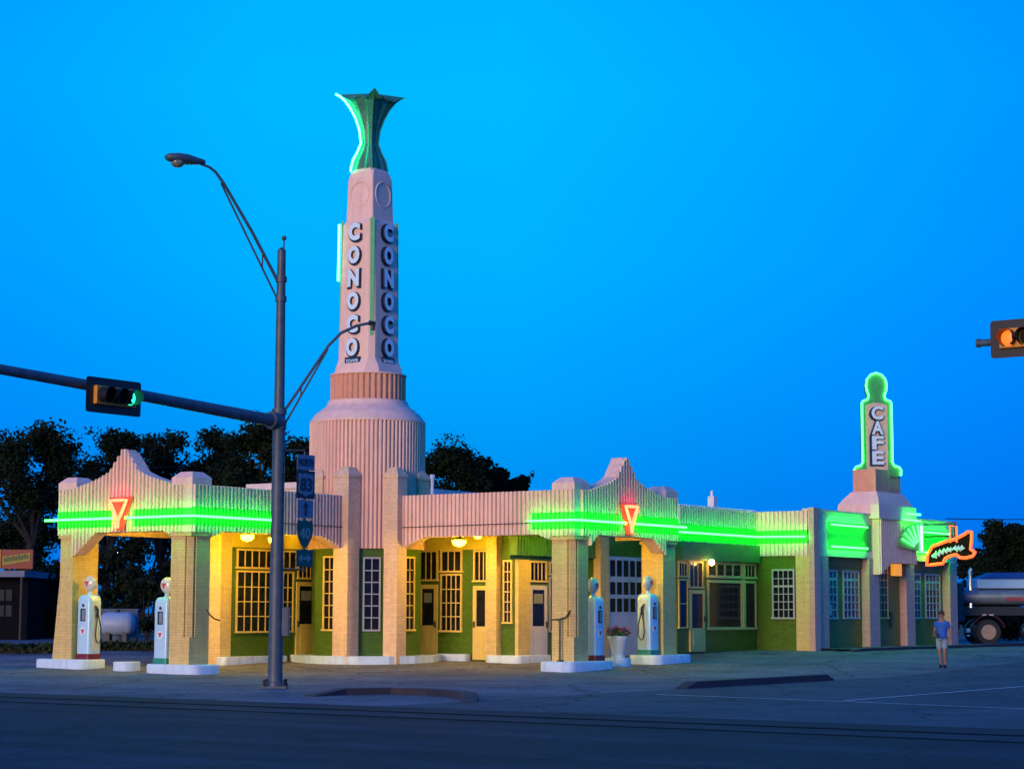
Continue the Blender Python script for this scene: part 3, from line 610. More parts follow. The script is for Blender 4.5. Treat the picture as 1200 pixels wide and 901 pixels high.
mb = M(); mb.tube([sf_(x * 1.02, z + .02, .21) for x, z in full], .042, 8); mb.build('neon_outline', neongw, cs, smooth=True)

# ------------------------------------------------------------------ neon on the walls
NG = 'green neon tubes on the building'
def neon(path, label, mt=neong, r=.032, group=NG):
    mb = B(); mb.tube(path, r, 8)
    return tag(mb.build('neon_tube', mt, smooth=True), label, 'neon light', group)
zN, so_ = 4.30, .20
cL = (LB) / 2
neon([(LA + so_, LB - .35, zN), (LA + so_, cL - .24, zN)], 'green neon tube left of the red triangle on the left gable')
neon([(LA + so_, cL + .28, zN), (LA + so_, -.25, zN)], 'green neon tube right of the red triangle on the left gable')
neon([(LA + so_, -.20, zN), (LA + so_ - .01, .02, zN), (LA + .1, .15, zN), (LA - .08, so_ - .01, zN), (LA - .4, so_, zN), (6.2, so_, zN)], 'short green neon tube bent round the corner of the left canopy')
neon([(6.15, so_, zN), (4.35, so_, zN)], 'green neon tube ending behind the grey light pole')
neon([(so_, 6.1, zN), (so_, RB - .4, zN), (so_ - .01, RB - .08, zN), (.15, RB + .1, zN), (.02, RB + so_ - .01, zN), (-.4, RB + so_, zN), (-2.45, RB + so_, zN)], 'green neon tube bent round the near corner of the right canopy')
neon([(-3.02, RB + so_, zN), (RA - .2, RB + so_, zN)], 'green neon tube right of the red triangle on the right gable')
neon([(-9.2, 5.4 + so_, zN + .02), (-14.6, 5.4 + so_, zN + .02), (-14.75 + .1, 5.4 + so_ + .1, zN + .02), (-14.82 + so_, 5.9, zN + .02), (-14.82 + so_, 7.45, zN)], 'long green neon tube along the shop front and round to the cafe corner')
for z, lb in ((4.76, 'upper'), (4.0, 'lower')):
    neon([(-16.05, 7.6 + .13, z), (-18.95, 7.6 + .13, z)], lb + ' green neon tube left of the cafe entrance', r=.03)
    neon([(-23.1, 7.6 + .13, z), (-26.4, 7.6 + .13, z)], lb + ' green neon tube right of the cafe entrance', r=.03)
# tube on the far left tower fin, and on the tulip edge
t = -math.pi / 4
neon([(TX + .98 * math.cos(t), TY + .98 * math.sin(t), 12.0), (TX + .96 * math.cos(t), TY + .96 * math.sin(t), 13.8)], 'upright pale green neon tube on the left edge of the tower shaft', neont, .035)
neon([(TX + (a + .09) * math.cos(t) + .03, TY + (a + .09) * math.sin(t) + .03, z) for z, a, b_ in prof], 'curved pale green neon tube along the left edge of the tulip crown', neont, .032)
# triangle emblems
def emblem(at, label):
    root = empty('neon_emblem', at(0, 3.95, 0), 0, label, 'neon sign', 'red neon triangles on the gables')
    tri = [(-.33, 4.80), (.33, 4.80), (0, 4.20)]
    mb = M(); mb.slab([at(x, z, .085) for x, z in ((-.47, 4.90), (.47, 4.90), (.13, 3.96), (-.13, 3.96))], at(0, 0, .105) - at(0, 0, .085)); mb.build('backing', mat('red_glow_backing', (.42, .085, .05), .6, .08, 6), root)  # red plate added to colour the wall like the tubes' glow
    mb = M()
    for x, z in ((-.25, 4.77), (.25, 4.77), (0, 4.3)): mb.tube([at(x, z, .10), at(x, z, .21)], .012, 6)
    mb.build('standoff', metald, root)
    mb = M(); P_ = []
    for (x0, z0), (x1, z1) in zip(tri, tri[1:] + tri[:1]):
        for k in range(4): P_.append(at(x0 + (x1 - x0) * k / 4, z0 + (z1 - z0) * k / 4, .22))
    mb.tube(P_, .046, 8, closed=True); mb.build('triangle_tube', neonr, root, smooth=True)
    mb = M(); mb.tube([at(-.04, 4.20, .22), at(-.03, 4.02, .22), at(.03, 4.02, .22), at(.04, 4.20, .22)], .026, 8); mb.build('stem_tube', neonr, root, smooth=True)
emblem(facing(W(LA, cL, 0), NU), 'red neon upside-down triangle on the left gable')
emblem(facing(W(-2.75, RB, 0), NV), 'red neon upside-down triangle on the right gable')
# fan emblem beside the entrance
at0 = facing(W(-22.45, 7.97, 0), NV); at = lambda p, q, r: at0(p if p > .3 else .4 + (p - .4) * 1.75, q, r)
root = empty('neon_fan', at(0, 4.0, 0), 0, 'green neon half shell fan with pale rays beside the arrow sign', 'neon sign')
mb = M(); pts = [(.42, 3.98)] + [(.40 - 1.15 * math.cos(R(6 + 14 * k)) * (.95 if k < 3 else 1), 4.0 + 1.05 * math.sin(R(6 + 14 * k))) for k in range(7)] + [(.42, 5.1)]
mb.slab([at(x, z, .02) for x, z in pts], at(0, 0, .06) - at(0, 0, .02)); mb.build('backing', finm, root)
mb = M()
for k in range(5):
    th = R(22 + 15 * k); mb.tube([at(.36 - .35 * math.cos(th), 4.06 + .3 * math.sin(th), .12), at(.36 - .98 * math.cos(th), 4.06 + .93 * math.sin(th), .12)], .03, 8)
mb.build('ray', neongw, root, smooth=True)
mb = M(); mb.tube([at(.46, 4.02, .12), at(.46, 4.95, .12)], .045, 8); mb.build('upright_tube', neonw, root, smooth=True)
mb = M(); mb.tube([at(-.42, 5.12, .1), at(.44, 5.12, .1)], .03, 8); mb.tube([at(-.3, 5.36, .1), at(.40, 5.36, .1)], .03, 8); mb.build('cap_tube', neong, root, smooth=True)

# arrow sign on a bracket at the far corner
AC = W(-24.3, 8.78, 0); an = U; aa = facing(AC, an)
dpx = AC.y / F
ax0 = 600 + F * AC.x / AC.y
def apx(x, y): return ((x - ax0) * dpx * 1.09, 1.7 + (718.2 - y) * dpx)
shape = [(190, 700), (205, 560), (270, 455), (450, 390), (560, 365), (690, 300), (720, 275), (775, 275), (770, 400), (755, 500), (815, 540), (780, 590), (690, 612), (620, 605), (570, 565), (500, 580), (430, 615), (400, 680), (300, 690)]
S = [apx(1070 + x / 11.26, 600 + y / 11.26) for x, y in shape]
root = empty('arrow_sign', aa(0, S[0][1], 0), 0, 'dark arrow shaped sign outlined in orange red neon at the right end of the building', 'sign')
mb = M(); mb.slab([aa(x, z, .07) for x, z in S], aa(0, 0, -.07) - aa(0, 0, .07)); mb.build('sign_body', mat('black_sign_face', (.010, .008, .008), .9, spec=.05), root)
mb = M(); P_ = []
for (x0, z0), (x1, z1) in zip(S, S[1:] + S[:1]): P_ += [aa(x0, z0, .12), aa((x0 + x1) / 2, (z0 + z1) / 2, .12)]
mb.tube(P_, .062, 8, closed=True); mb.build('neon_outline', neono, root, smooth=True)
mb = M()
for word in ([(265, 590), (300, 560), (300, 600), (325, 530), (345, 570), (370, 515), (395, 545), (420, 500), (445, 530), (470, 490), (495, 512), (520, 480)], [(545, 500), (565, 470), (585, 510), (605, 468), (625, 505), (645, 465), (665, 500)]):
    mb.tube([aa(*apx(1070 + x / 11.26, 600 + y / 11.26), .09) for x, y in word], .085, 6)
mb.build('lettering', mat('pale_blue_letter_paint', (.45, .80, .95), .4), root, smooth=True)
mb = M(); mb.tube([aa(.02, 4.45, 0), aa(.02, 5.1, 0)], .05, 8); mb.tube([aa(.02, 4.6, 0), aa(-1.3, 4.6, 0)], .04, 8); mb.tube([aa(.02, 5.05, 0), aa(-1.3, 5.05, 0)], .03, 8); mb.build('bracket', metald, root)
mb = M(); mb.tube([aa(-.10, 4.35, .1), aa(-.10, 5.0, .1), aa(.16, 4.95, .1), aa(.16, 4.35, .1)], .035, 8); mb.build('bracket_tube', neono, root, smooth=True)

# ------------------------------------------------------------------ lamps under the canopies
lampm = emit('warm_lamp_glass', (1, .60, .005), 135)
LAMPG = 'yellow lamps under the canopies'
def lamp_proto(name, label, rad):
    root = empty(name, (0, 0, 0), 0, label, 'lamp', LAMPG)
    mb = M(); mb.lathe(0, 0, [(.05, .17), (.05, 0), (.10, 0), (.10, -.05), (rad + .02, -.09), (rad + .02, -.11)], 20); mb.build('lamp_base', metald, root, smooth=True, local=True)
    mb = M(); mb.lathe(0, 0, [(rad, -.111), (rad, -.16), (rad * .85, -.23), (rad * .5, -.27), (.02, -.285)], 16); mb.build('globe', lampm, root, smooth=True, local=True)
    return root
lp = lamp_proto('ceiling_lamp', '', .19)
lamps = [((4.6, -.72, 4.0), 1, 'left of the two bowl lamps above the multi-pane window near the light pole'), ((3.4, -.72, 3.95), 1, 'bowl lamp just left of the light pole, over the left arcade window'),
         ((6.9, -1.15, 4.05), .6, 'small lamp at the right end of the left gable arch'), ((5.2, -2.6, 4.26), 1.3, 'lamp under the middle of the left canopy behind its gable'),
         ((-.72, 2.95, 3.95), 1.05, 'large bowl lamp over the middle of the right arcade'), ((-1.2, 3.3, 4.06), .6, 'smaller lamp right of the bowl lamp in the right arcade'),
         ((-3.0, 5.7, 4.26), 1.3, 'lamp under the right canopy above the flower pot'), ((.2, -1.9, 4.22), 1.0, 'lamp recessed over the left arcade door')]
for i, ((a, b, z), k, lb) in enumerate(lamps):
    o = lp if i == 0 else copy_tree(lp)
    o.location = W(a, b, z); o['label'] = lb; o.scale = (k, k, k)
wl = empty('wall_lamp', W(-11.1, 5.62, 3.36), 0, 'bare warm wall lamp above the shop door', 'lamp')
mb = B().ball((-11.1, 5.74, 3.36), .10, 12, 8); mb.build('globe', emit('amber_lamp_glass', (1, .55, .16), 45), wl, smooth=True)
mb = B().tube([(-11.1, 5.6, 3.44), (-11.1, 5.74, 3.44)], .03, 6); mb.build('bracket', metald, wl)
lt = empty('entrance_lantern', W(-21.3, 7.75, 3.1), 0, 'square amber lantern hanging in the cafe entrance', 'lantern')
mb = B().box(-21.6, -20.98, 7.68, 7.86, 3.06, 3.5); mb.build('shade', emit('amber_shade_glow', (1, .36, .02), .75, (.5, .25, .05)), lt, bevel=.02)
mb = B().box(-21.62, -20.96, 7.66, 7.88, 3.5, 3.56); mb.build('cap', metald, lt)

# ------------------------------------------------------------------ islands
def rounded(a0, a1, b0, b1, r, n=5):
    pts = []
    for cx, cy, t0 in ((a1 - r, b1 - r, 0), (a0 + r, b1 - r, 90), (a0 + r, b0 + r, 180), (a1 - r, b0 + r, 270)):
        for k in range(n + 1):
            t = R(t0 + 90 * k / n); pts.append((cx + r * math.cos(t), cy + r * math.sin(t)))
    return pts
def island(a0, a1, b0, b1, label, r=.3, h=.24, group='white kerb islands'):
    ca, cb = (a0 + a1) / 2, (b0 + b1) / 2; g0 = gab(ca, cb); mb = B(); pts = rounded(a0, a1, b0, b1, r)
    mb.loft([[(x, y, g0 - .12) for x, y in pts], [(x, y, g0 + h - .03) for x, y in pts], [(ca + (x - ca) * .975, cb + (y - cb) * .975, g0 + h) for x, y in pts]])
    o = mb.build('kerb_island', concw, smooth=True, angle=50); tag(o, label, 'kerb island', group); return g0 + h
iz1 = island(6.75, 7.85, -6.02, -4.0, 'white kerb island under the leftmost brick pier and the maroon based pump')
iz2 = island(7.0, 7.7, -3.04, -2.32, 'short white kerb island in the middle of the left drive-through')
iz3 = island(6.75, 7.85, -1.58, .45, 'white kerb island under the near pier of the left canopy')
jz1 = island(-1.85, .58, 6.65, 7.8, 'white kerb island under the near pier of the right canopy')
jz2 = island(-3.24, -2.5, 6.85, 7.55, 'short white kerb island carrying the flower pot')
jz3 = island(-6.32, -4.2, 6.65, 7.8, 'white kerb island under the far pier of the right canopy and a green based pump')
mb = B(); pts = [(TX + 2.34 * math.cos(math.pi / 16 + k * math.pi / 8), TY + 2.34 * math.sin(math.pi / 16 + k * math.pi / 8)) for k in range(16)]
mb.prism(pts, 0, gab(0, 0) + .20); tag(mb.build('kerb_island', concw), 'white kerb ring around the foot of the tall tower', 'kerb island', 'white kerb islands')
island(.95, 3.85, -2.62, -2.25, 'long low white kerb under the left multi-pane window', .15, .2)
island(-2.62, -2.2, .86, 2.08, 'low white kerb between the two doors of the right arcade', .15, .2)
island(-4.0, -2.15, 2.85, 4.15, 'low white kerb round the green office corner', .2, .2)

# ------------------------------------------------------------------ petrol pumps (local: front +x, width along y)
def make_pump(base_mat, hose_side, label):
    root = empty('petrol_pump', (0, 0, 0), 0, label, 'petrol pump', 'old white petrol pumps')
    hx, hy = .24, .25
    def rr(x, y, z, r=.06):
        out = []
        for cx, cy, t0 in ((x - r, y - r, 0), (r - x, y - r, 90), (r - x, r - y, 180), (x - r, r - y, 270)):
            for k in range(4):
                t = R(t0 + 30 * k); out.append((cx + r * math.cos(t), cy + r * math.sin(t), z))
        return out
    mb = M(); mb.loft([rr(hx, hy, .16), rr(hx, hy, 1.62), rr(hx - .005, hy - .008, 1.72), rr(hx - .03, hy - .04, 1.80), rr(hx - .08, hy - .1, 1.84, .05)])
    mb.build('body', enamel, root, smooth=True, local=True)
    mb = M(); mb.loft([rr(hx + .02, hy + .02, 0), rr(hx + .02, hy + .02, .14), rr(hx, hy, .16)]); mb.build('base_band', base_mat, root, smooth=True, local=True)
    mb = M(); mb.box(hx, hx + .012, -.10, .10, 1.08, 1.44); mb.build('dial_frame', metald, root, local=True)
    mb = M(); mb.box(hx + .012, hx + .018, -.03, .09, 1.11, 1.41)
    mb.build('dial_panel', greytrim, root, local=True)
    mb = M(); mb.tube([(hx, 0, 1.53), (hx + .015, 0, 1.53)], .045, 12); mb.build('lamp_lens', metald, root, smooth=True, local=True)
    mb = M(); mb.tube([(hx, 0, .79), (hx + .008, 0, .79)], .12, 20, 0); mb.slab([(hx + .009, -.075, .85), (hx + .009, .075, .85), (hx + .009, 0, .71)], (.005, 0, 0), 1); mb.build('badge', [letterw, redp], root, local=True)
    s = hose_side
    mb = M(); mb.box(-.09, .09, s * hy, s * (hy + .012), .25, 1.66); mb.build('side_panel', mat('cream_enamel_panel', (.66, .64, .52), .35, .05, 5), root, local=True)
    mb = M(); mb.tube([(.02, s * (hy + .01), 1.42), (.02, s * (hy + .08), 1.42), (.02, s * (hy + .10), 1.2), (.10, s * (hy + .12), .7), (.06, s * (hy + .12), .5), (-.02, s * (hy + .12), .45), (-.12, s * (hy + .12), .56), (-.12, s * (hy + .11), .9), (-.06, s * (hy + .09), 1.15), (-.05, s * (hy + .06), 1.28)], .018, 8); mb.build('hose', hosem, root, smooth=True, local=True)
    mb = M(); mb.tube([(-.05, s * (hy + .05), 1.26), (-.04, s * (hy + .05), 1.42), (.06, s * (hy + .05), 1.52)], .026, 8); mb.box(-.07, 0, s * hy, s * (hy + .06), 1.2, 1.3); mb.build('nozzle', metald, root, smooth=True, local=True)
    mb = M(); mb.lathe(0, 0, [(.09, 1.82), (.07, 1.87), (.06, 1.93), (.09, 1.95)], 16); mb.build('globe_collar', enamel, root, smooth=True, local=True)
    mb = M(); mb.ball((0, 0, 2.165), .225, 24, 14, (.62, 1, 1)); gl = mb.build('globe', globem, root, smooth=True, local=True)
    mb = M(); mb.slab([(.134, -.085, 2.22), (.134, .085, 2.22), (.137, 0, 2.06)], (.012, 0, 0)); mb.build('globe_emblem', redp, gl, local=True)
    mb = M(); mb.slab([(-.146, -.085, 2.22), (-.146, .085, 2.22), (-.149, 0, 2.06)], (.012, 0, 0)); mb.build('globe_emblem', redp, gl, local=True)
    return root
def place_pump(p, a, b, z, nrm):
    p.location = W(a, b, z); p.rotation_euler = (0, 0, math.atan2(nrm.y, nrm.x))
place_pump(make_pump(maroon, 1, 'white petrol pump with maroon base beside the leftmost brick pier'), 7.25, -4.34, iz1, U)
place_pump(make_pump(teal, -1, 'white petrol pump with teal base left of the near pier of the left canopy'), 7.25, -1.27, iz3, U)
place_pump(make_pump(maroon, 1, 'white petrol pump half hidden by a pier, left of the flower pot'), -1.52, 7.2, jz1, V)
place_pump(make_pump(teal, -1, 'white petrol pump with dark green base, right of the flower pot'), -4.58, 7.2, jz3, V)

# flower pot
fa, fb = -2.88, 7.2
pot = empty('flower_pot', W(fa, fb, jz2), 0, 'white tapered pot of red and purple flowers between two pumps', 'flower pot')
mb = B().lathe(fa, fb, [(.19, jz2), (.20, jz2 + .05), (.17, jz2 + .08), (.27, jz2 + .5), (.31, jz2 + .58), (.31, jz2 + .64), (.27, jz2 + .64), (.26, jz2 + .58), (.02, jz2 + .57)], 24); mb.build('pot', mat('white_stoneware', (.70, .72, .66), .5), pot, smooth=True)
def leaves(mb, n, cen, rad, size, rng, mi=0, flat=1.0):
    for _ in range(n):
        while True:
            p = Vector((rng.uniform(-1, 1), rng.uniform(-1, 1), rng.uniform(-1, 1)))
            if p.length < 1: break
        c = Vector(cen) + Vector((p.x * rad[0], p.y * rad[1], p.z * rad[2])); x = Vector((rng.gauss(0, 1), rng.gauss(0, 1), rng.gauss(0, flat))).normalized(); h = Vector((rng.gauss(0, 1), rng.gauss(0, 1), rng.gauss(0, 1))); y = x.cross(h).normalized(); s = size * rng.uniform(.6, 1.3)
        k = len(mb.v); mb.v += [c - x * s, c + y * s * .55, c + x * s, c - y * s * .55]; mb.f.append([k, k + 1, k + 2, k + 3]); mb.mi.append(mi)
rng = random.Random(5); mb = M(); cP = W(fa, fb, jz2 + .72)
leaves(mb, 260, cP, (.36, .36, .16), .06, rng); mb.build('foliage', mat('plant_leaf', (.035, .09, .025), .6, .4, 12), pot)
mb = M()
for _ in range(46):
    t, r_ = rng.uniform(0, 6.28), rng.uniform(.05, .38); leaves(mb, 5, cP + Vector((r_ * math.cos(t), r_ * math.sin(t), rng.uniform(.04, .22) - r_ * .15)), (.03, .03, .03), .04, rng, rng.choice((0, 0, 1)))
mb.build('flowers', [mat('red_petal', (.45, .04, .07), .6), mat('purple_petal', (.22, .05, .25), .6)], pot)
# air hose stand in front of the near pier
ha, hb = .10, 7.12
hs = empty('hose_stand', W(ha, hb, jz1), 0, 'thin black T shaped hose stand before the near pier of the right canopy', 'hose stand')
mb = B().tube([(ha, hb, jz1), (ha, hb, jz1 + 1.2)], .028, 8); mb.lathe(ha, hb, [(.09, jz1), (.09, jz1 + .03), (.03, jz1 + .05)], 12); mb.build('post', metald, hs, smooth=True)
mb = B().tube([(ha + .1, hb - .2, jz1 + 1.17), (ha, hb, jz1 + 1.19), (ha - .1, hb + .14, jz1 + 1.24), (ha - .16, hb + .26, jz1 + 1.44)], .022, 8); mb.build('hook', hosem, hs, smooth=True)
hb2 = B().tube([(7.0, .0, 1.75), (7.0, .12, 1.62), (6.85, .16, 1.5), (6.6, .14, 1.45)], .022, 8)
tag(hb2.build('hose_hook', hosem, smooth=True), 'small black hose hook on the near pier of the left canopy', 'hook')

# roof fittings
mb = B(); mb.box(-14.2, -13.95, 4.0, 4.25, 4.7, 5.75); mb.loft([[(-14.5, 4.0, 4.7), (-13.6, 4.0, 4.7), (-13.6, 4.3, 4.7), (-14.5, 4.3, 4.7)], [(-14.1, 4.05, 5.5), (-13.95, 4.05, 5.5), (-13.95, 4.25, 5.5), (-14.1, 4.25, 5.5)]])
mb.tube([(-14.07, 4.1, 5.7), (-14.07, 4.1, 5.95)], .05, 8)
tag(mb.build('roof_vent', mat('white_vent_paint', (.75, .78, .8), .5)), 'white roof vent above the shop front', 'roof vent')
mb = B().tube([(-7.6, -3.3, 4.7), (-7.6, -3.3, 6.35)], .06, 8); mb.tube([(-7.6, -3.3, 6.3), (-7.6, -3.3, 6.42)], .09, 8)
tag(mb.build('vent_pipe', MATS['white_vent_paint']), 'thin white vent pipe above the right arcade roof', 'vent pipe')
#@@PART2@@

# ------------------------------------------------------------------ light pole with mast arm
PX, PY = -5.28, 45.86
pole = empty('street_light_pole', (PX, PY, 0), 0, 'tall grey steel pole carrying a cobra head lamp, a short bracket and a signal arm', 'light pole')
mb = M(); mb.lathe(PX, PY, [(.17, .1), (.165, .5), (.15, 3), (.142, 6.1), (.12, 6.12), (.095, 9.85), (.10, 9.9), (.02, 9.98)], 20); mb.build('shaft', galv, pole, smooth=True)
mb = M(); mb.box(PX - .27, PX + .27, PY - .27, PY + .27, 0, .05)
mb.lathe(PX, PY, [(.2, .05), (.19, .12), (.17, .14)], 16); mb.build('base_plate', galv, pole)
for i, (x, y) in enumerate(((-1, -1), (1, -1), (1, 1), (-1, 1))):
    mb = M(); mb.tube([(PX + x * .22, PY + y * .22, .0), (PX + x * .22, PY + y * .22, .2)], .03, 6); mb.tube([(PX + x * .22, PY + y * .22, .06), (PX + x * .22, PY + y * .22, .1)], .05, 6); mb.build('anchor_bolt', metald, pole)
mb = M(); mb.tube([(PX + .05, PY, 9.85), (PX + .05, PY, 10.15)], .02, 6); mb.ball((PX + .05, PY, 10.19), .06, 10, 6); mb.build('photocell', galv, pole, smooth=True)
for z in (9.17, 8.72, 6.13, 5.8): 
    mb = M(); mb.lathe(PX, PY, [(.13 if z > 7 else .17, z), (.13 if z > 7 else .17, z + .13)], 16); mb.build('clamp', galv, pole, smooth=True)
mb = M(); mb.box(PX + .14, PX + .30, PY - .12, PY + .10, 1.15, 1.8); mb.build('control_box', galv, pole, bevel=.02)
# lamp arm to the upper left (over the main street)
ld = Vector((-.80, -.60, 0)).normalized()
def pp(d, r, z): return (PX + d.x * r, PY + d.y * r, z)
mb = M(); mb.tube([pp(ld, .1, 9.2), pp(ld, .79, 10.26), pp(ld, 1.53, 11.27), pp(ld, 1.74, 11.5), pp(ld, 1.9, 11.59), pp(ld, 2.15, 11.64)], [.04, .038, .036, .034, .032, .03], 8); mb.tube([pp(ld, .1, 8.78), pp(ld, 1.60, 11.27)], .024, 8); mb.tube([pp(ld, .5, 9.45), pp(ld, .5, 9.82)], .02, 6); mb.build('lamp_arm', galv, pole, smooth=True)
def cobra(d, r, z, k, name='lamp_head'):
    c = Vector(pp(d, r, z)); sd = Vector((-d.y, d.x, 0)); rings = []
    for t, wd, up_, dn_ in ((-.38, .05, .05, .04), (-.2, .09, .08, .07), (.0, .14, .11, .10), (.2, .16, .11, .10), (.38, .13, .08, .08), (.46, .05, .03, .04)):
        rings.append([c + d * t * k + sd * math.cos(2 * math.pi * i / 12) * wd * k + Vector((0, 0, (up_ if math.sin(2 * math.pi * i / 12) > 0 else dn_) * k * math.sin(2 * math.pi * i / 12))) for i in range(12)])
    mb = M(); mb.loft(rings); h = mb.build(name, galv, pole, smooth=True, angle=60)
    mb = M(); mb.ball(tuple(c + d * .2 * k + Vector((0, 0, -.08 * k))), .135 * k, 14, 8, (1, 1, .75)); mb.build('lens', mat('lamp_lens_glass', (.16, .19, .15), .15, .2, 10), h, smooth=True)
cobra(ld, 2.46, 11.68, 1.15)
rd = Vector((.93, .36, 0)).normalized()
mb = M(); mb.tube([pp(rd, .1, 6.19), pp(rd, 1.14, 7.77), pp(rd, 1.44, 8.08), pp(rd, 1.82, 8.27), pp(rd, 2.15, 8.35)], .034, 8); mb.tube([pp(rd, .1, 5.86), pp(rd, 1.12, 7.68)], .024, 8); mb.tube([pp(rd, .5, 6.57), pp(rd, .5, 6.80)], .02, 6); mb.build('bracket_arm', galv, pole, smooth=True)
mb = M(); mb.tube([pp(rd, 2.1, 8.35), pp(rd, 2.25, 8.33)], .06, 8); mb.tube([pp(rd, 2.2, 8.33), pp(rd, 2.2, 8.18)], .05, 8); mb.build('arm_socket', metald, pole, smooth=True)
# mast arm for the traffic signal, along +a
def mast(r, z, off=0): return (PX + U.x * r + V.x * off, PY + U.y * r + V.y * off, z)
mb = M(); mb.tube([mast(.05, 5.98), mast(.6, 6.0), mast(3, 6.12), mast(6, 6.27), mast(9.5, 6.42), mast(12, 6.5)], [.145, .14, .125, .11, .095, .085], 14)
mb.tube([mast(0, 5.98), mast(.3, 5.99)], .2, 14); mb.build('mast_arm', galv, pole, smooth=True)

# ------------------------------------------------------------------ traffic signals
sigyellow = mat('signal_yellow_paint', (.60, .25, .02), .5, .12, 8)
sigblack = mat('signal_black_paint', (.006, .007, .010), .5, .15, 10)
def signal(o, n, lit, label):
    """horizontal three lens head: order left to right as seen from the front"""
    f = facing(o, n); root = empty('traffic_signal', Vector(o), 0, label, 'traffic signal', 'traffic signals over the intersection')
    o2 = Vector(o)
    g = lambda p, q, r: f(p, q, r)
    def bx(mb, x0, x1, z0, z1, y0, y1): mb.add([g(x, z, y) for z in (z0, z1) for x, y in ((x0, y0), (x1, y0), (x1, y1), (x0, y1))], [(0, 3, 2, 1), (4, 5, 6, 7), (0, 1, 5, 4), (1, 2, 6, 5), (2, 3, 7, 6), (3, 0, 4, 7)])
    mb = M()
    pts = []
    for cx, cz, t0 in ((.70, .30, 0), (-.70, .30, 90), (-.70, -.30, 180), (.70, -.30, 270)):
        for k in range(4): pts.append((cx + .06 * math.cos(R(t0 + 30 * k)), cz + .06 * math.sin(R(t0 + 30 * k))))
    mb.slab([g(x, z, 0) for x, z in pts], g(0, 0, .012) - g(0, 0, 0)); mb.build('backplate', sigblack, root)
    mb = M(); bx(mb, -.56, .56, -.19, .19, -.16, .10); mb.build('housing', sigyellow, root, bevel=.02)
    for i, x in enumerate((-.365, 0, .365)):
        mb = M(); mb.lathe(0, 0, [(.15, 0), (.14, .015), (.10, .035), (.02, .045)], 20)
        mb2 = M(); mb2.v = [g(x + p.x, p.y, .10 + p.z) for p in mb.v]; mb2.f = mb.f; mb2.mi = mb.mi
        mb2.build('lens', lit[i] if lit[i] else mat('unlit_lens', (.02, .018, .016), .25, .2, 10), root, smooth=True)
        mb = M(); rings = []                                # open tunnel visor, cut away underneath
        for (r_, dpt) in ((.165, .10), (.165, .34), (.155, .34), (.155, .10)):
            ring_ = []
            for k in range(19):
                th = R(-60 + 300 * k / 18); cut = 1 if -.2 < math.sin(th) else .75
                ring_.append(g(x + r_ * math.cos(th), r_ * math.sin(th), .10 + (dpt - .10) * cut))
            rings.append(ring_)
        n_ = 19; vs_ = [p for r_ in rings for p in r_]; fs = [(k * n_ + i2, k * n_ + i2 + 1, ((k + 1) % 4) * n_ + i2 + 1, ((k + 1) % 4) * n_ + i2) for k in range(4) for i2 in range(n_ - 1)]
        mb.add(vs_, fs); mb.build('visor', sigblack, root, smooth=True)
    mb = M(); mb.tube([g(-.35, 0, -.16), g(-.35, 0, -.26), g(.35, 0, -.26), g(.35, 0, -.16)], .03, 8); mb.build('mount', galv, root, smooth=True)
    return root
greenl = emit('green_signal_light', (.02, 1, .50), 2.6); redl = emit('red_signal_light', (1, .105, .004), 2.6)
sp = Vector(mast(5.45, 6.04, .34)); signal(sp, NV, (None, None, greenl), 'traffic signal with green light lit, on the arm of the pole at left')
RS = Vector((9.76, 38.0, 6.88))
signal(RS, NU, (redl, None, None), 'traffic signal with red light lit, at the right edge')
ma = empty('signal_mast', RS + V.to_3d() * 9 + Vector((0, 0, -6.78)), 0, 'grey signal arm ending just left of the red traffic signal', 'signal pole')
def rm(r, z): q = RS + V.to_3d() * r - U.to_3d() * .30; return (q.x, q.y, z)
mb = M(); mb.tube([rm(-1.14, 6.88), rm(2, 6.82), rm(9, 6.6)], [.07, .085, .12], 12); mb.tube([rm(-1.16, 6.88), rm(-1.1, 6.88)], .085, 12); mb.build('arm', galv, ma, smooth=True)
q = rm(9, 0); mb = M(); mb.lathe(q[0], q[1], [(.19, 0), (.17, .5), (.13, 7)], 16); mb.build('post', galv, ma, smooth=True)

# ------------------------------------------------------------------ route sign assembly beside the pole
sg = facing((PX + .60, PY + .02, 0), NV)
sgn = empty('route_sign', (PX + .60, PY + .02, 2.6), 0, 'stacked route signs reading NORTH 83 and 40 beside the light pole', 'road sign')
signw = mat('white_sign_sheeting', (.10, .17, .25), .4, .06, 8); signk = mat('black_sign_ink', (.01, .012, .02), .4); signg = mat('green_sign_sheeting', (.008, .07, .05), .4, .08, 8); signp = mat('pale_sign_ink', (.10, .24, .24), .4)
def panel(name, pts, mt, r=.02, par=None, th=.012):
    mb = M(); mb.slab([sg(x, z, r) for x, z in pts], sg(0, 0, th) - sg(0, 0, 0)); return mb.build(name, mt, par or sgn)
def rect(w_, z0, z1): return [(-w_ / 2, z0), (w_ / 2, z0), (w_ / 2, z1), (-w_ / 2, z1)]
def ink(name, par, body, h, wd, zc, mt): 
    mb = M(); put_text(mb, body, h, wd, .006, lambda p, q, r: sg(p, q + zc, .034 + r), .02, 0, 0); mb.build(name, mt, par)
def sz(y): return 5.223 - (y - 533) * .01926
np_ = panel('north_panel', rect(.60, sz(551), sz(533)), signw); ink('lettering', np_, 'NORTH', .17, .50, sz(542), signk)
bp_ = panel('route_panel', rect(.62, sz(584.5), sz(551.6)), signk)
shp = [(0, -.27), (.12, -.22), (.24, -.20), (.27, -.08), (.23, .05), (.27, .17), (.22, .25), (.10, .23), (0, .26)]
shp = shp + [(-x, z) for x, z in shp[-2:0:-1]]
wp = panel('route_shield', [(x, z + sz(568)) for x, z in shp], signw, .034, bp_, .006)
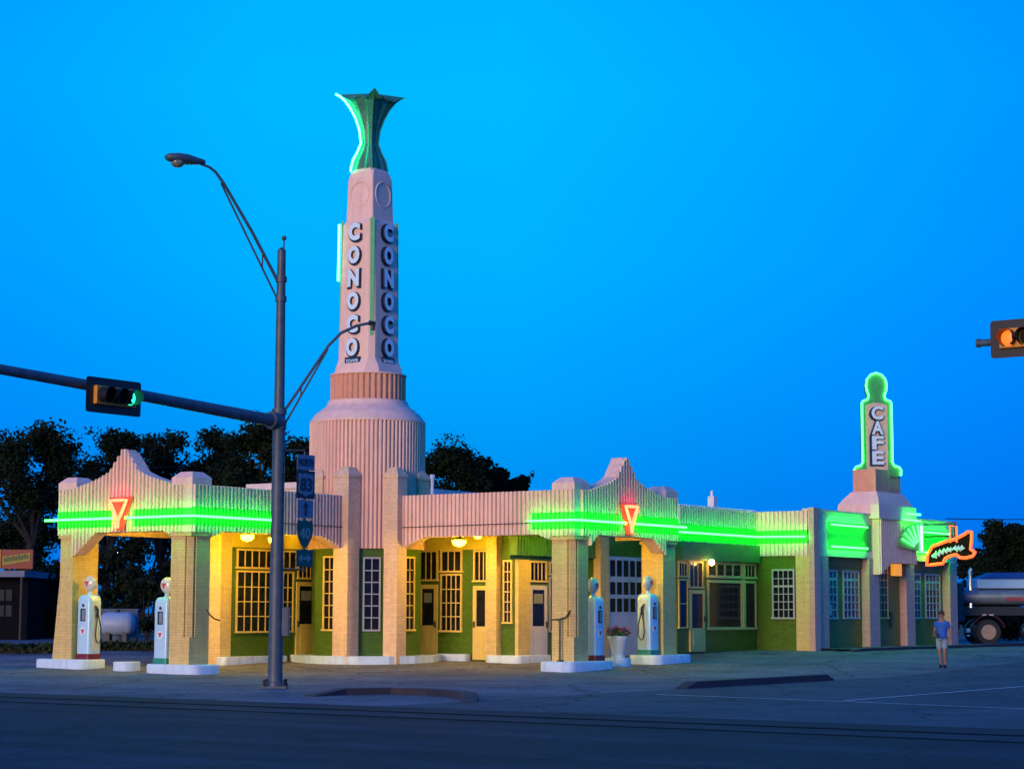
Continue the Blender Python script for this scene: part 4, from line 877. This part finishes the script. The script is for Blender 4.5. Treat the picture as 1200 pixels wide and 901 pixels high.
mb = M(); put_text(mb, '83', .30, .40, .006, lambda p, q, r: sg(p, q + sz(568), .042 + r), .025, 0, 0); mb.build('lettering', signk, wp)
ap = panel('arrow_panel', rect(.54, sz(607), sz(586)), signw); za = sz(596.5)
panel('arrow', [(-.03, za - .15), (.03, za - .15), (.03, za + .03), (.10, za + .03), (0, za + .16), (-.10, za + .03), (-.03, za + .03)], signk, .034, ap, .006)
zc = sz(625); sh2 = [(0, zc - .33), (.12, zc - .26), (.22, zc - .12), (.28, zc + .08), (.27, zc + .22), (.24, zc + .31), (.12, zc + .27), (0, zc + .31)]; sh2 = sh2 + [(-x, z) for x, z in sh2[-2:0:-1]]
gp = panel('loop_shield', sh2, signg); ink('lettering', gp, '40', .25, .36, zc + .0, signp)
dp = panel('direction_panel', rect(.56, sz(664), sz(644)), signg); zd = sz(654)
panel('arrow', [(-.22, zd), (-.10, zd + .10), (-.10, zd + .035), (.10, zd + .035), (.10, zd + .10), (.22, zd), (.10, zd - .10), (.10, zd - .035), (-.10, zd - .035), (-.10, zd - .10)], signp, .034, dp, .006)
mb = M(); mb.tube([sg(0, sz(529), 0), sg(0, sz(670), 0)], .03, 8); mb.build('sign_post', metald, sgn, smooth=True)
for y in (528, 667):
    mb = M(); mb.tube([(PX + .1, PY, sz(y)), tuple(sg(0, sz(y), -.02))], .025, 8); mb.build('bracket', metald, sgn, smooth=True)

# ------------------------------------------------------------------ tanker truck beyond the building
steel = mat('brushed_tank_steel', (.15, .20, .26), .45, .2, 2, .05, 20, metal=.2, streak=.2)
TY_ = 83.5; tz = .42
tr = empty('tanker_truck', (21.0, TY_, tz), 0, 'parked heavy tanker truck with silver tank and blue top, right of the building', 'truck')
def tx(x): return (x - 600) / F * TY_
mb = M(); x0, x1 = tx(1118), tx(1300); rings = []
for x in (x0, x0 + .12, x1 - .1, x1):
    k = .93 if x in (x0, x1) else 1
    rings.append([(x, TY_ + 1.15 * k * math.copysign(abs(math.cos(t)) ** .6, math.cos(t)), tz + 1.95 + .36 * k * math.copysign(abs(math.sin(t)) ** .7, math.sin(t))) for t in [2 * math.pi * i / 24 for i in range(24)]])
mb.loft(rings); mb.build('lower_tank', steel, tr, smooth=True)
mb = M(); x2 = tx(1137); mb.box(x2, x1, TY_ - 1.02, TY_ + 1.02, tz + 2.28, tz + 2.66); mb.build('upper_body', mat('pale_blue_body_paint', (.40, .58, .74), .35, .08, 2), tr, bevel=.04)
mb = M(); mb.loft([[(x2 + .1, TY_ - 1.04, tz + 2.66), (x1, TY_ - 1.04, tz + 2.66), (x1, TY_ + 1.04, tz + 2.66), (x2 + .1, TY_ + 1.04, tz + 2.66)], [(x2 + .7, TY_ - .6, tz + 2.92), (x1, TY_ - .6, tz + 2.98), (x1, TY_ + .6, tz + 2.98), (x2 + .7, TY_ + .6, tz + 2.92)]]); mb.build('tarpaulin', mat('blue_tarpaulin', (.02, .07, .22), .6, .2, 3, .3, 8), tr)
mb = M()
rng = random.Random(3); x = tx(1168)
while x < tx(1198):
    w_ = rng.uniform(.07, .13); mb.box(x, x + w_ * .75, TY_ - 1.16, TY_ - 1.13, tz + 1.78, tz + 1.93); x += w_
mb.build('red_lettering', mat('faded_red_paint', (.35, .05, .06), .5), tr)
mb = M(); mb.box(tx(1112), x1, TY_ - .9, TY_ + .9, tz + 1.2, tz + 1.55); mb.build('chassis', metald, tr)
mb = M(); mb.box(tx(1080), tx(1121), TY_ - 1.1, TY_ + 1.1, tz + .9, tz + 2.5); mb.build('cab', mat('dark_cab_paint', (.02, .03, .06), .3), tr, bevel=.08)
mb = M(); sx_ = tx(1129.5); mb.tube([(sx_, TY_ - .9, tz + 1.5), (sx_, TY_ - .9, tz + 3.0), (sx_ + .06, TY_ - .9, tz + 3.08)], .085, 10); mb.build('exhaust_stack', mat('chrome_stack', (.62, .64, .62), .25, .1, 5, metal=.6), tr, smooth=True)
for px_ in (1148, 1215, 1255):
    for sy in (-1, 1):
        cx = tx(px_); cy = TY_ + sy * .95; ring_ = lambda r_, y: [(cx + r_ * math.cos(2 * math.pi * i / 28), y, tz + .53 + r_ * math.sin(2 * math.pi * i / 28)) for i in range(28)]
        mb = M(); mb.loft([ring_(.30, cy + .16), ring_(.48, cy + .16), ring_(.53, cy + .11), ring_(.53, cy - .11), ring_(.48, cy - .16), ring_(.30, cy - .16)]); wh = mb.build('wheel', hosem, tr, smooth=True)
        mb = M(); mb.loft([ring_(.30, cy - .165), ring_(.26, cy - .16), ring_(.22, cy - .06), ring_(.10, cy - .06), ring_(.08, cy - .16), ring_(.01, cy - .165)]); mb.build('rim', mat('tan_rim_paint', (.34, .24, .17), .5, .15, 8), wh, smooth=True)
cx = tx(1148); mb = M(); rings = []
for i in range(13):
    t = R(15 + 150 * i / 12); rings.append([(cx + r_ * math.cos(t), y, tz + .53 + r_ * math.sin(t)) for r_, y in ((.66, TY_ - 1.12), (.70, TY_ - 1.12), (.70, TY_ - .7), (.66, TY_ - .7))])
mb.loft(rings); mb.build('mudguard', mat('dark_red_paint', (.05, .008, .01), .4), tr, smooth=True)
mb = M(); 
for a_ in (80, 104): mb.box(cx + .70 * math.cos(R(a_)) - .08, cx + .70 * math.cos(R(a_)) + .08, TY_ - 1.135, TY_ - 1.12, tz + 1.2, tz + 1.245)
mb.build('reflector', mat('white_reflector', (.6, .55, .5), .3), tr)
mb = M(); mb.box(tx(1122), tx(1126.5), TY_ - 1.15, TY_ - 1.0, tz + .52, tz + .68); mb.box(tx(1122.5), tx(1126), TY_ - 1.15, TY_ - 1.0, tz + .36, tz + .42); mb.build('step_light', mat('white_plastic', (.65, .7, .7), .3), tr)
mb = M(); mb.tube([(tx(1193), TY_ - 1.0, tz + .62), (tx(1193), TY_ - 1.08, tz + .62)], .15, 16); mb.build('hose_cap', mat('grey_cap', (.3, .36, .38), .4), tr, smooth=True)

# ------------------------------------------------------------------ things on the left behind the station
def lx(x, D): return (x - 600) / F * D
D = 92
sb = empty('shop_building', (lx(0, D), D + 3, .42), 0, 'low dark roadside shop with flat awning at the far left edge', 'building')
mb = M(); mb.box(lx(-90, D), lx(36, D), D, D + 7, .3, 3.2); mb.build('wall', mat('dark_shop_wall', (.006, .007, .010), .9, .2, 2, spec=.05), sb)
mb = M(); mb.box(lx(-95, D), lx(39, D), D - 1.2, D + 7.2, 3.2, 3.48); mb.build('awning', mat('blue_grey_fascia', (.10, .15, .22), .6, .1, 2), sb)
for x in (-16, -7, 2, 11):
    for zz in (1.45, 2.15):
        mb = M(); mb.box(lx(x, D), lx(x + 7, D), D - .03, D - .01, zz, zz + .5); mb.build('window', mat('pale_window_sheet', (.02, .035, .04), .5, .2, 2, spec=.1), sb)
mb = M(); mb.tube([(lx(35, D), D - 1, .4), (lx(35, D), D - 1, 3.2)], .07, 8); mb.build('awning_post', metald, sb)
sbx = empty('shop_sign', (lx(20, D), D - .6, 3.5), 0, 'red and yellow sign board on the roof of the dark shop at far left', 'sign')
def front(mb, pts, y0, y1): mb.slab([(lx(x, D), y0, 1.7 + (715.5 - y) / F * D) for x, y in pts], (0, y1 - y0, 0))
mb = M(); front(mb, [(9, 645), (45, 645), (45, 667), (9, 667)], D - .7, D - .4); mb.build('red_panel', mat('red_sign_paint', (.20, .014, .003), .5, .1, 3), sbx)
mb = M(); front(mb, [(-30, 644), (8, 645), (8, 667), (-30, 668)], D - .7, D - .4); mb.build('yellow_panel', mat('yellow_sign_paint', (.40, .22, .008), .5, .1, 3), sbx)
mb = M(); front(mb, [(10, 653), (42, 648.5), (42, 658), (10, 663)], D - .72, D - .70); st_ = mb.build('diagonal_band', mat('yellow_green_sign_paint', (.24, .20, .006), .5, .1, 3), sbx)
mb = M(); rng = random.Random(8)
for k in range(9):
    x = 12 + k * 3.2; yb = 659.5 - k * .5; front(mb, [(x, yb), (x + 2.3, yb - .3), (x + 2.3, yb - 5 - (k % 2)), (x, yb - 4.7 - (k % 2))], D - .735, D - .72)
mb.build('lettering', mat('dark_green_sign_paint', (.02, .07, .01), .5), st_)
# pale tanks beyond the hedge
D = 78
xa, xb = lx(121, D), lx(162, D); zt_ = 1.22; t_ = empty('storage_tank', ((xa + xb) / 2, D, .42), 0, 'low pale horizontal tank behind the left drive-through', 'tank')
mb = M(); rings = [[(xa + q * .25, D + .44 * r_ * math.cos(2 * math.pi * i / 20), zt_ + .44 * r_ * math.sin(2 * math.pi * i / 20)) for i in range(20)] for q, r_ in ((0, .05), (.15, .6), (.5, .87), (1, 1))]
rings += [[(xb - q * .25, D + .44 * r_ * math.cos(2 * math.pi * i / 20), zt_ + .44 * r_ * math.sin(2 * math.pi * i / 20)) for i in range(20)] for q, r_ in ((1, 1), (.5, .87), (.15, .6), (0, .05))]
mb.loft(rings); mb.build('shell', mat('pale_tank_paint', (.26, .36, .50), .5, .1, 2), t_, smooth=True)
for x in (xa + .35, xb - .35):
    mb = M(); mb.box(x - .08, x + .08, D - .3, D + .3, .35, .95); mb.build('saddle', metald, t_)
mb = M(); mb.tube([((xa + xb) / 2, D, 1.64), ((xa + xb) / 2, D, 1.76)], .09, 8); mb.build('cap', metald, t_)
mb = M(); mb.box(lx(116, D + 1), lx(165, D + 1), D + .9, D + 1.2, .4, 1.74); mb.box(lx(115, D + 1), lx(166, D + 1), D + .85, D + 1.25, 1.74, 1.79)
tag(mb.build('board_fence', mat('blue_grey_boards', (.05, .10, .17), .7, .2, 3)), 'low blue grey board fence behind the pale tank', 'fence')
# distant lamp
D = 104
dl = empty('street_lamp', (lx(139, D), D, .42), 0, 'distant street lamp shining blue white through the left canopy arch', 'street lamp')
zl = 1.7 + (715.8 - 651) / F * D
mb = M(); mb.tube([(lx(139, D), D, .42), (lx(139, D), D, zl + .1)], .07, 8); mb.build('post', metald, dl)
mb = M(); mb.ball((lx(139, D), D - .15, zl), .15, 12, 8); mb.build('globe', emit('blue_white_lamp', (.75, .82, 1), 9), dl, smooth=True)
# utility pole and wires
D = 108
up_ = empty('utility_pole', (lx(272, D), D, .42), 0, 'weathered utility pole with crossarm behind the left canopy roof', 'utility pole')
wood = mat('grey_weathered_wood', (.09, .08, .07), .85, .3, 3, .3, 20)
mb = M(); mb.lathe(lx(272, D), D, [(.16, .4), (.11, 10.2)], 10); mb.build('post', wood, up_, smooth=True)
mb = M(); mb.box(lx(272, D) - 1.2, lx(272, D) + 1.2, D - .1, D + .02, 9.5, 9.65); mb.build('crossarm', wood, up_)
def wire(name, p, q, sag, label, r=.02):
    mb = M(); P_ = []
    for k in range(13):
        t = k / 12; v = Vector(p).lerp(Vector(q), t); v.z -= sag * 4 * t * (1 - t); P_.append(v)
    mb.tube(P_, r, 5); tag(mb.build(name, metald), label, 'power line')
wire('power_line', (lx(272, D), D, 9.6), (lx(600, D) + 6, D + 40, 9.5), 1.0, 'thin overhead wire running right from the utility pole behind the station', .012)
wire('power_line', (lx(272, D), D, 9.6), (lx(-200, D), D - 10, 9.8), .8, 'thin overhead wire running left from the utility pole', .012)
wire('power_line', (lx(1108, 78), 78, 5.3), (lx(1400, 90), 90, 6.2), .15, 'dark overhead wire from the cafe roof towards the right edge', .02)
wire('power_line', (lx(1118, 95), 95, 3.6), (lx(1400, 95), 95, 3.75), .1, 'faint wire just above the tanker truck', .02)

# ------------------------------------------------------------------ trees
barkm = mat('dark_bark', (.007, .007, .008), .9, .3, 6, .5, 15)
leafm = [mat('dark_leaf', (.004, .012, .004), .85, .5, .6, alt=(.009, .024, .007), spec=.15), mat('deep_green_leaf', (.003, .010, .005), .85, .5, .6, alt=(.008, .020, .008), spec=.15), mat('olive_leaf', (.005, .013, .004), .85, .5, .6, alt=(.011, .024, .007), spec=.15)]
def leaf_cloud(mb, n, cen, rad, size, rng):
    for _ in range(n):
        t = rng.gauss(0, 1), rng.gauss(0, 1), rng.gauss(0, 1); l = math.sqrt(sum(q * q for q in t)) or 1; q = min(1.0, abs(rng.gauss(0, .55)))
        c = Vector((cen[0] + rad[0] * t[0] / l * q, cen[1] + rad[1] * t[1] / l * q, cen[2] + rad[2] * t[2] / l * q))
        x = Vector((rng.gauss(0, 1), rng.gauss(0, 1), rng.gauss(0, .7))).normalized(); y = x.cross(Vector((rng.gauss(0, 1), rng.gauss(0, 1), rng.gauss(0, 1)))).normalized(); s = size * rng.uniform(.55, 1.35)
        k = len(mb.v); mb.v += [c - x * s, c + y * s * .6, c + x * s, c - y * s * .6]; mb.f.append([k, k + 1, k + 2, k + 3]); mb.mi.append(0)
def tree(xpx, D, top, wpx, base, label, seed, lm=0, clumps=26, per=190, group='trees behind the station', bottom=None, lean_=0.0, fill=1.0):
    rng = random.Random(seed); X = lx(xpx, D); zt = 1.7 + (716 - top) / F * D; hw = wpx / 2 / F * D; g0 = gz(D)
    zb = 1.7 + (716 - bottom) / F * D if bottom else g0 + (zt - g0) * .34
    root = empty('tree', (X, D, g0), 0, label, 'tree', group)
    zc = (zt + zb) / 2; hh = (zt - zb) / 2
    tops = []
    for _ in range(clumps):
        a = rng.uniform(0, 2 * math.pi); v = rng.uniform(-1, 1); rr_ = math.sqrt(max(0, 1 - v * v)) * rng.uniform(.35, .85)
        tops.append(Vector((X + lean_ * v * hw + hw * .86 * rr_ * math.cos(a), D + hw * .86 * rr_ * math.sin(a), zc + hh * .86 * v)))
    mb = M(); tb = .10 + .013 * (zt - g0)
    fork = g0 + (zb - g0) * .75
    mb.tube([(X, D, g0 - .1), (X + rng.uniform(-.15, .15), D, g0 + (fork - g0) * .5), (X + rng.uniform(-.2, .2), D, fork)], [tb * 1.25, tb, tb * .8], 9)
    for q in rng.sample(tops, min(11, len(tops))):
        mid = Vector((X, D, fork)).lerp(q, .5) + Vector((rng.uniform(-.5, .5), rng.uniform(-.5, .5), rng.uniform(-.2, .5)))
        mb.tube([(X, D, fork - .1), mid, q], [tb * .55, tb * .32, .03], 6)
    mb.build('trunk', barkm, root, smooth=True)
    mb = M()
    for q in tops:
        r_ = hw * rng.uniform(.26, .50) * fill; leaf_cloud(mb, int(per * 4.2 * rng.uniform(.6, 1.3)), q, (r_, r_, r_ * .72), .06 + .0005 * D, rng)
        for _ in range(3):                                    # stray sprays that break the outline
            s_ = q + Vector((rng.gauss(0, r_ * .5), rng.gauss(0, r_ * .5), rng.gauss(0, r_ * .4))); leaf_cloud(mb, 44, s_, (r_ * .45,) * 3, .09, rng)
    mb.build('crown', leafm[lm], root)
tree(40, 96, 504, 170, 0, 'broad dark tree at far left with open forked limbs', 11, 0, 26, 170, bottom=600, fill=.8)
tree(22, 101, 600, 120, 0, 'low dark tree behind the red and yellow shop sign', 12, 1, 18, 170, bottom=690)
tree(128, 104, 494, 120, 0, 'dark tree behind the peak of the left gable', 13, 0, 26, 190, bottom=620)
tree(190, 110, 502, 100, 0, 'dark tree just right of the left gable peak', 23, 1, 24, 190, bottom=640)
tree(165, 120, 570, 150, 0, 'farther dark tree filling the left canopy arch', 24, 0, 26, 170, bottom=715)
tree(245, 108, 500, 110, 0, 'dark tree behind the right corner block of the left canopy', 14, 1, 26, 190, bottom=640)
tree(298, 104, 492, 110, 0, 'tall leafy tree directly behind the light pole', 15, 2, 28, 190, bottom=620)
tree(350, 112, 516, 80, 0, 'dark tree between the light pole and the tower drum', 16, 1, 20, 170, bottom=600)
tree(528, 118, 528, 110, 0, 'dark tree just right of the tower drum', 17, 0, 28, 190, bottom=600)
tree(574, 122, 528, 66, 0, 'rounded dark tree second right of the tower', 18, 1, 20, 180, bottom=610)
tree(604, 126, 552, 46, 0, 'smallest and lowest tree right of the tower, over the right arcade roof', 19, 1, 14, 160, bottom=610)
tree(1172, 104, 610, 96, 0, 'dark tree behind the tanker truck', 20, 0, 26, 180, bottom=690)
tree(1235, 100, 616, 110, 0, 'dark tree at the right edge beyond the truck', 21, 1, 22, 170, bottom=700)
tree(1138, 112, 650, 60, 0, 'low dark tree between the building end and the truck', 22, 1, 14, 160, bottom=705)
def shrub(xpx, D, top, wpx, label, seed, group='dark shrubs behind the left canopy'):
    rng = random.Random(seed); X = lx(xpx, D); zt = 1.7 + (716 - top) / F * D; hw = wpx / 2 / F * D; g0 = gz(D); root = empty('shrub', (X, D, g0), 0, label, 'shrub', group)
    mb = M()
    for k in range(5): mb.tube([(X, D, g0 - .05), (X + rng.uniform(-.5, .5) * hw, D + rng.uniform(-.5, .5) * hw, g0 + (zt - g0) * .6)], [.06, .02], 5)
    mb.build('stem', barkm, root); mb = M()
    for k in range(18):
        c = (X + rng.uniform(-.8, .8) * hw, D + rng.uniform(-.8, .8) * hw, g0 + (zt - g0) * rng.uniform(.12, .86)); r_ = hw * rng.uniform(.25, .42); leaf_cloud(mb, 260, c, (r_, r_, r_ * .8), .13, rng)
    mb.build('foliage', leafm[1], root)
for i, (x, D_, tp, w_, lb) in enumerate(((74, 97, 640, 80, 'dark shrub left of the leftmost brick pier'), (118, 92, 632, 80, 'dark shrub seen through the left half of the left canopy arch'), (176, 90, 645, 80, 'dark shrub seen between the two left pumps, nearer the right one'),
        (216, 94, 640, 80, 'dark shrub behind the near pier of the left canopy'), (250, 96, 630, 60, 'dark shrub in the gap left of the lit arcade'), (1110, 97, 690, 50, 'dark shrub behind the cab of the truck'), (1180, 98, 680, 130, 'wide dark shrub behind the tanker body'))):
    shrub(x, D_, tp, w_, lb, 40 + i)
def hedge(x0, x1, D, top, label, seed):
    rng = random.Random(seed); mb = M(); g0 = gz(D); zt = 1.7 + (716 - top) / F * D; X0, X1 = lx(x0, D), lx(x1, D); root = empty('hedge', ((X0 + X1) / 2, D, g0), 0, label, 'hedge', 'low hedges behind the left canopy')
    n = int((X1 - X0) * 420)
    for _ in range(n):
        c = Vector((rng.uniform(X0, X1), D + rng.uniform(-.4, .4), g0 + (zt - g0) * rng.random() ** .6 + rng.gauss(0, .03))); x = Vector((rng.gauss(0, 1), rng.gauss(0, 1), rng.gauss(0, 1))).normalized(); y = x.cross(Vector((rng.gauss(0, 1), rng.gauss(0, 1), rng.gauss(0, 1)))).normalized(); s = rng.uniform(.05, .11)
        k = len(mb.v); mb.v += [c - x * s, c + y * s * .6, c + x * s, c - y * s * .6]; mb.f.append([k, k + 1, k + 2, k + 3]); mb.mi.append(0)
    mb.build('foliage', mat('hedge_leaf', (.008, .024, .006), .8, .4, 3), root)
    mb = M(); mb.box(X0 + .1, X1 - .1, D - .25, D + .25, g0 - .05, g0 + (zt - g0) * .7); mb.build('twig_mass', barkm, root)
hedge(-40, 66, 67, 755, 'low clipped hedge left of the leftmost brick pier', 61)
hedge(96, 250, 69, 752, 'low clipped hedge behind the left pumps', 62)

# ------------------------------------------------------------------ person walking across the lot
def skin(name, verts, edges, radii, mt, par, root_i=0, sub=2):
    me = bpy.data.meshes.new(name); me.from_pydata([Vector(v) for v in verts], edges, []); ob = bpy.data.objects.new('tmp', me); col.objects.link(ob)
    sk = ob.modifiers.new('s', 'SKIN'); sk.use_smooth_shade = True; sb_ = ob.modifiers.new('u', 'SUBSURF'); sb_.levels = sub; sb_.render_levels = sub
    for i, r_ in enumerate(radii): me.skin_vertices[0].data[i].radius = r_ if isinstance(r_, tuple) else (r_, r_)
    me.skin_vertices[0].data[root_i].use_root = True
    dg = bpy.context.evaluated_depsgraph_get(); m2 = bpy.data.meshes.new_from_object(ob.evaluated_get(dg)); bpy.data.objects.remove(ob); m2.name = name
    m2.materials.clear(); m2.materials.append(mt)
    for p_ in m2.polygons: p_.use_smooth = True
    o = bpy.data.objects.new(name, m2); col.objects.link(o); o.parent = par; return o
skinm = mat('skin', (.22, .12, .09), .55, .06, 20); shirt = mat('blue_cotton', (.006, .09, .40), .8, .12, 12); shortm = mat('pale_shorts_cloth', (.16, .25, .33), .8, .08, 12); hairm = mat('dark_hair', (.025, .015, .012), .6, .2, 30); shoem = mat('black_shoe', (.01, .01, .012), .5)
pz = gz(59.96)
per = empty('person', (12.62, 59.96, pz), R(-28), 'person in a blue t-shirt and pale shorts walking across the lot, holding a dark object', 'person')
# x: person's left, -y: facing
Vx = [(0, 0, .93), (0, .01, 1.10), (0, 0, 1.28), (0, .01, 1.42), (0, 0, 1.50), (0, -.01, 1.57), (0, -.02, 1.66),     # 0-6 spine, neck, head
      (.17, .01, 1.38), (.225, .03, 1.12), (.25, -.02, .88), (.255, -.05, .80),                                      # 7-10 left arm
      (-.17, .01, 1.38), (-.235, .03, 1.14), (-.19, -.20, 1.04), (-.15, -.28, 1.03),                                # 11-14 right arm, bent
      (.09, 0, .88), (.09, -.06, .50), (.09, .03, .10), (.09, -.02, .05), (.10, -.15, .035),                        # 15-19 left leg
      (-.09, 0, .88), (-.08, -.01, .50), (-.07, .11, .11), (-.07, .07, .05), (-.07, -.06, .035)]                     # 20-24 right leg
Ed = [(0, 1), (1, 2), (2, 3), (3, 4), (4, 5), (5, 6), (3, 7), (7, 8), (8, 9), (9, 10), (3, 11), (11, 12), (12, 13), (13, 14), (0, 15), (15, 16), (16, 17), (17, 18), (18, 19), (0, 20), (20, 21), (21, 22), (22, 23), (23, 24)]
Ra = [(.15, .11), (.14, .10), (.16, .11), (.12, .085), (.06, .06), (.075, .085), (.075, .09), .062, .046, .033, .03, .062, .046, .033, .03, .085, .06, .042, .045, .035, .085, .06, .042, .045, .035]
for (hx, hy, hz), dr, k0 in (((.255, -.05, .80), (0, -.25, -1), 10), ((-.15, -.28, 1.03), (.35, -.9, .1), 14)):       # five fingers
    dr = Vector(dr).normalized(); sd = Vector((0, 1, -.25)).normalized() if k0 == 10 else Vector((.2, 0, 1)).normalized()
    for j in range(5):
        b_ = Vector((hx, hy, hz)) + sd * (.036 - .018 * j); ln = (.045, .075, .085, .078, .06)[j]; d1 = (dr + sd * (.7 if j == 0 else (.12 - .06 * j))).normalized(); i0 = len(Vx)
        cur = Vector((-.3, 0, 0)) if k0 == 10 else Vector((0, .4, -.2))
        Vx += [tuple(b_ + d1 * ln * .5), tuple(b_ + d1 * ln * .5 + (d1 + cur).normalized() * ln * .5)]; Ed += [(k0, i0), (i0, i0 + 1)]; Ra += [.010, .008]
body = skin('body', Vx, Ed, Ra, skinm, per)
skin('t_shirt', [(0, 0, .84), (0, .01, 1.06), (0, 0, 1.28), (0, .01, 1.41), (0, .0, 1.455), (.17, .01, 1.37), (.215, .025, 1.20), (-.17, .01, 1.37), (-.222, .025, 1.21)], [(0, 1), (1, 2), (2, 3), (3, 4), (3, 5), (5, 6), (3, 7), (7, 8)], [(.19, .145), (.18, .135), (.19, .135), (.15, .10), (.07, .07), (.088, .088), (.082, .082), (.088, .088), (.082, .082)], shirt, per)
skin('shorts', [(0, 0, 1.02), (.095, 0, .84), (.09, -.05, .54), (-.095, 0, .84), (-.085, -.01, .54)], [(0, 1), (1, 2), (0, 3), (3, 4)], [(.17, .13), .115, .10, .115, .10], shortm, per)
mb = M(); mb.ball((0, .015, 1.675), .098, 16, 10, (.88, 1.02, .98)); hd = mb.build('hair', hairm, per, smooth=True, local=True)
me = hd.data
for v in me.vertices:
    if v.co.y < -.02 and v.co.z < 1.70: v.co.y = max(v.co.y, -.02); v.co.z = max(v.co.z, 1.69)
mb = M(); mb.ball((0, -.105, 1.615), .018, 8, 6, (.8, 1, 1.3)); mb.ball((.088, .0, 1.62), .026, 8, 6, (.5, .8, 1.2)); mb.ball((-.088, .0, 1.62), .026, 8, 6, (.5, .8, 1.2)); mb.build('face_features', skinm, per, smooth=True, local=True)
mb = M(); mb.ball((.032, -.092, 1.645), .012, 8, 6); mb.ball((-.032, -.092, 1.645), .012, 8, 6); mb.ball((0, -.093, 1.572), .014, 8, 6, (1.6, .6, .5)); mb.build('eyes_and_mouth', mat('dark_face_detail', (.06, .02, .02), .5), per, smooth=True, local=True)
for sx in (1, -1):
    y0 = -.05 if sx > 0 else .04
    mb = M(); mb.ball((.09 * sx if sx > 0 else -.07, y0 - .02, .05), .06, 12, 8, (.85, 2.1, .85)); o = mb.build('shoe', shoem, per, smooth=True, local=True)
    for v in o.data.vertices: v.co.z = max(v.co.z, .004)
mb = M(); mb.box(-.20, -.06, -.37, -.30, .95, 1.07); tag(mb.build('camera_pouch', shoem, None, local=True, bevel=.01), 'small dark pouch held in the hand of the walking person', 'pouch')
per.scale = (.94, .94, .94); pch = bpy.data.objects['camera_pouch']; pch.scale = per.scale; pch.location = per.location; pch.rotation_euler = per.rotation_euler
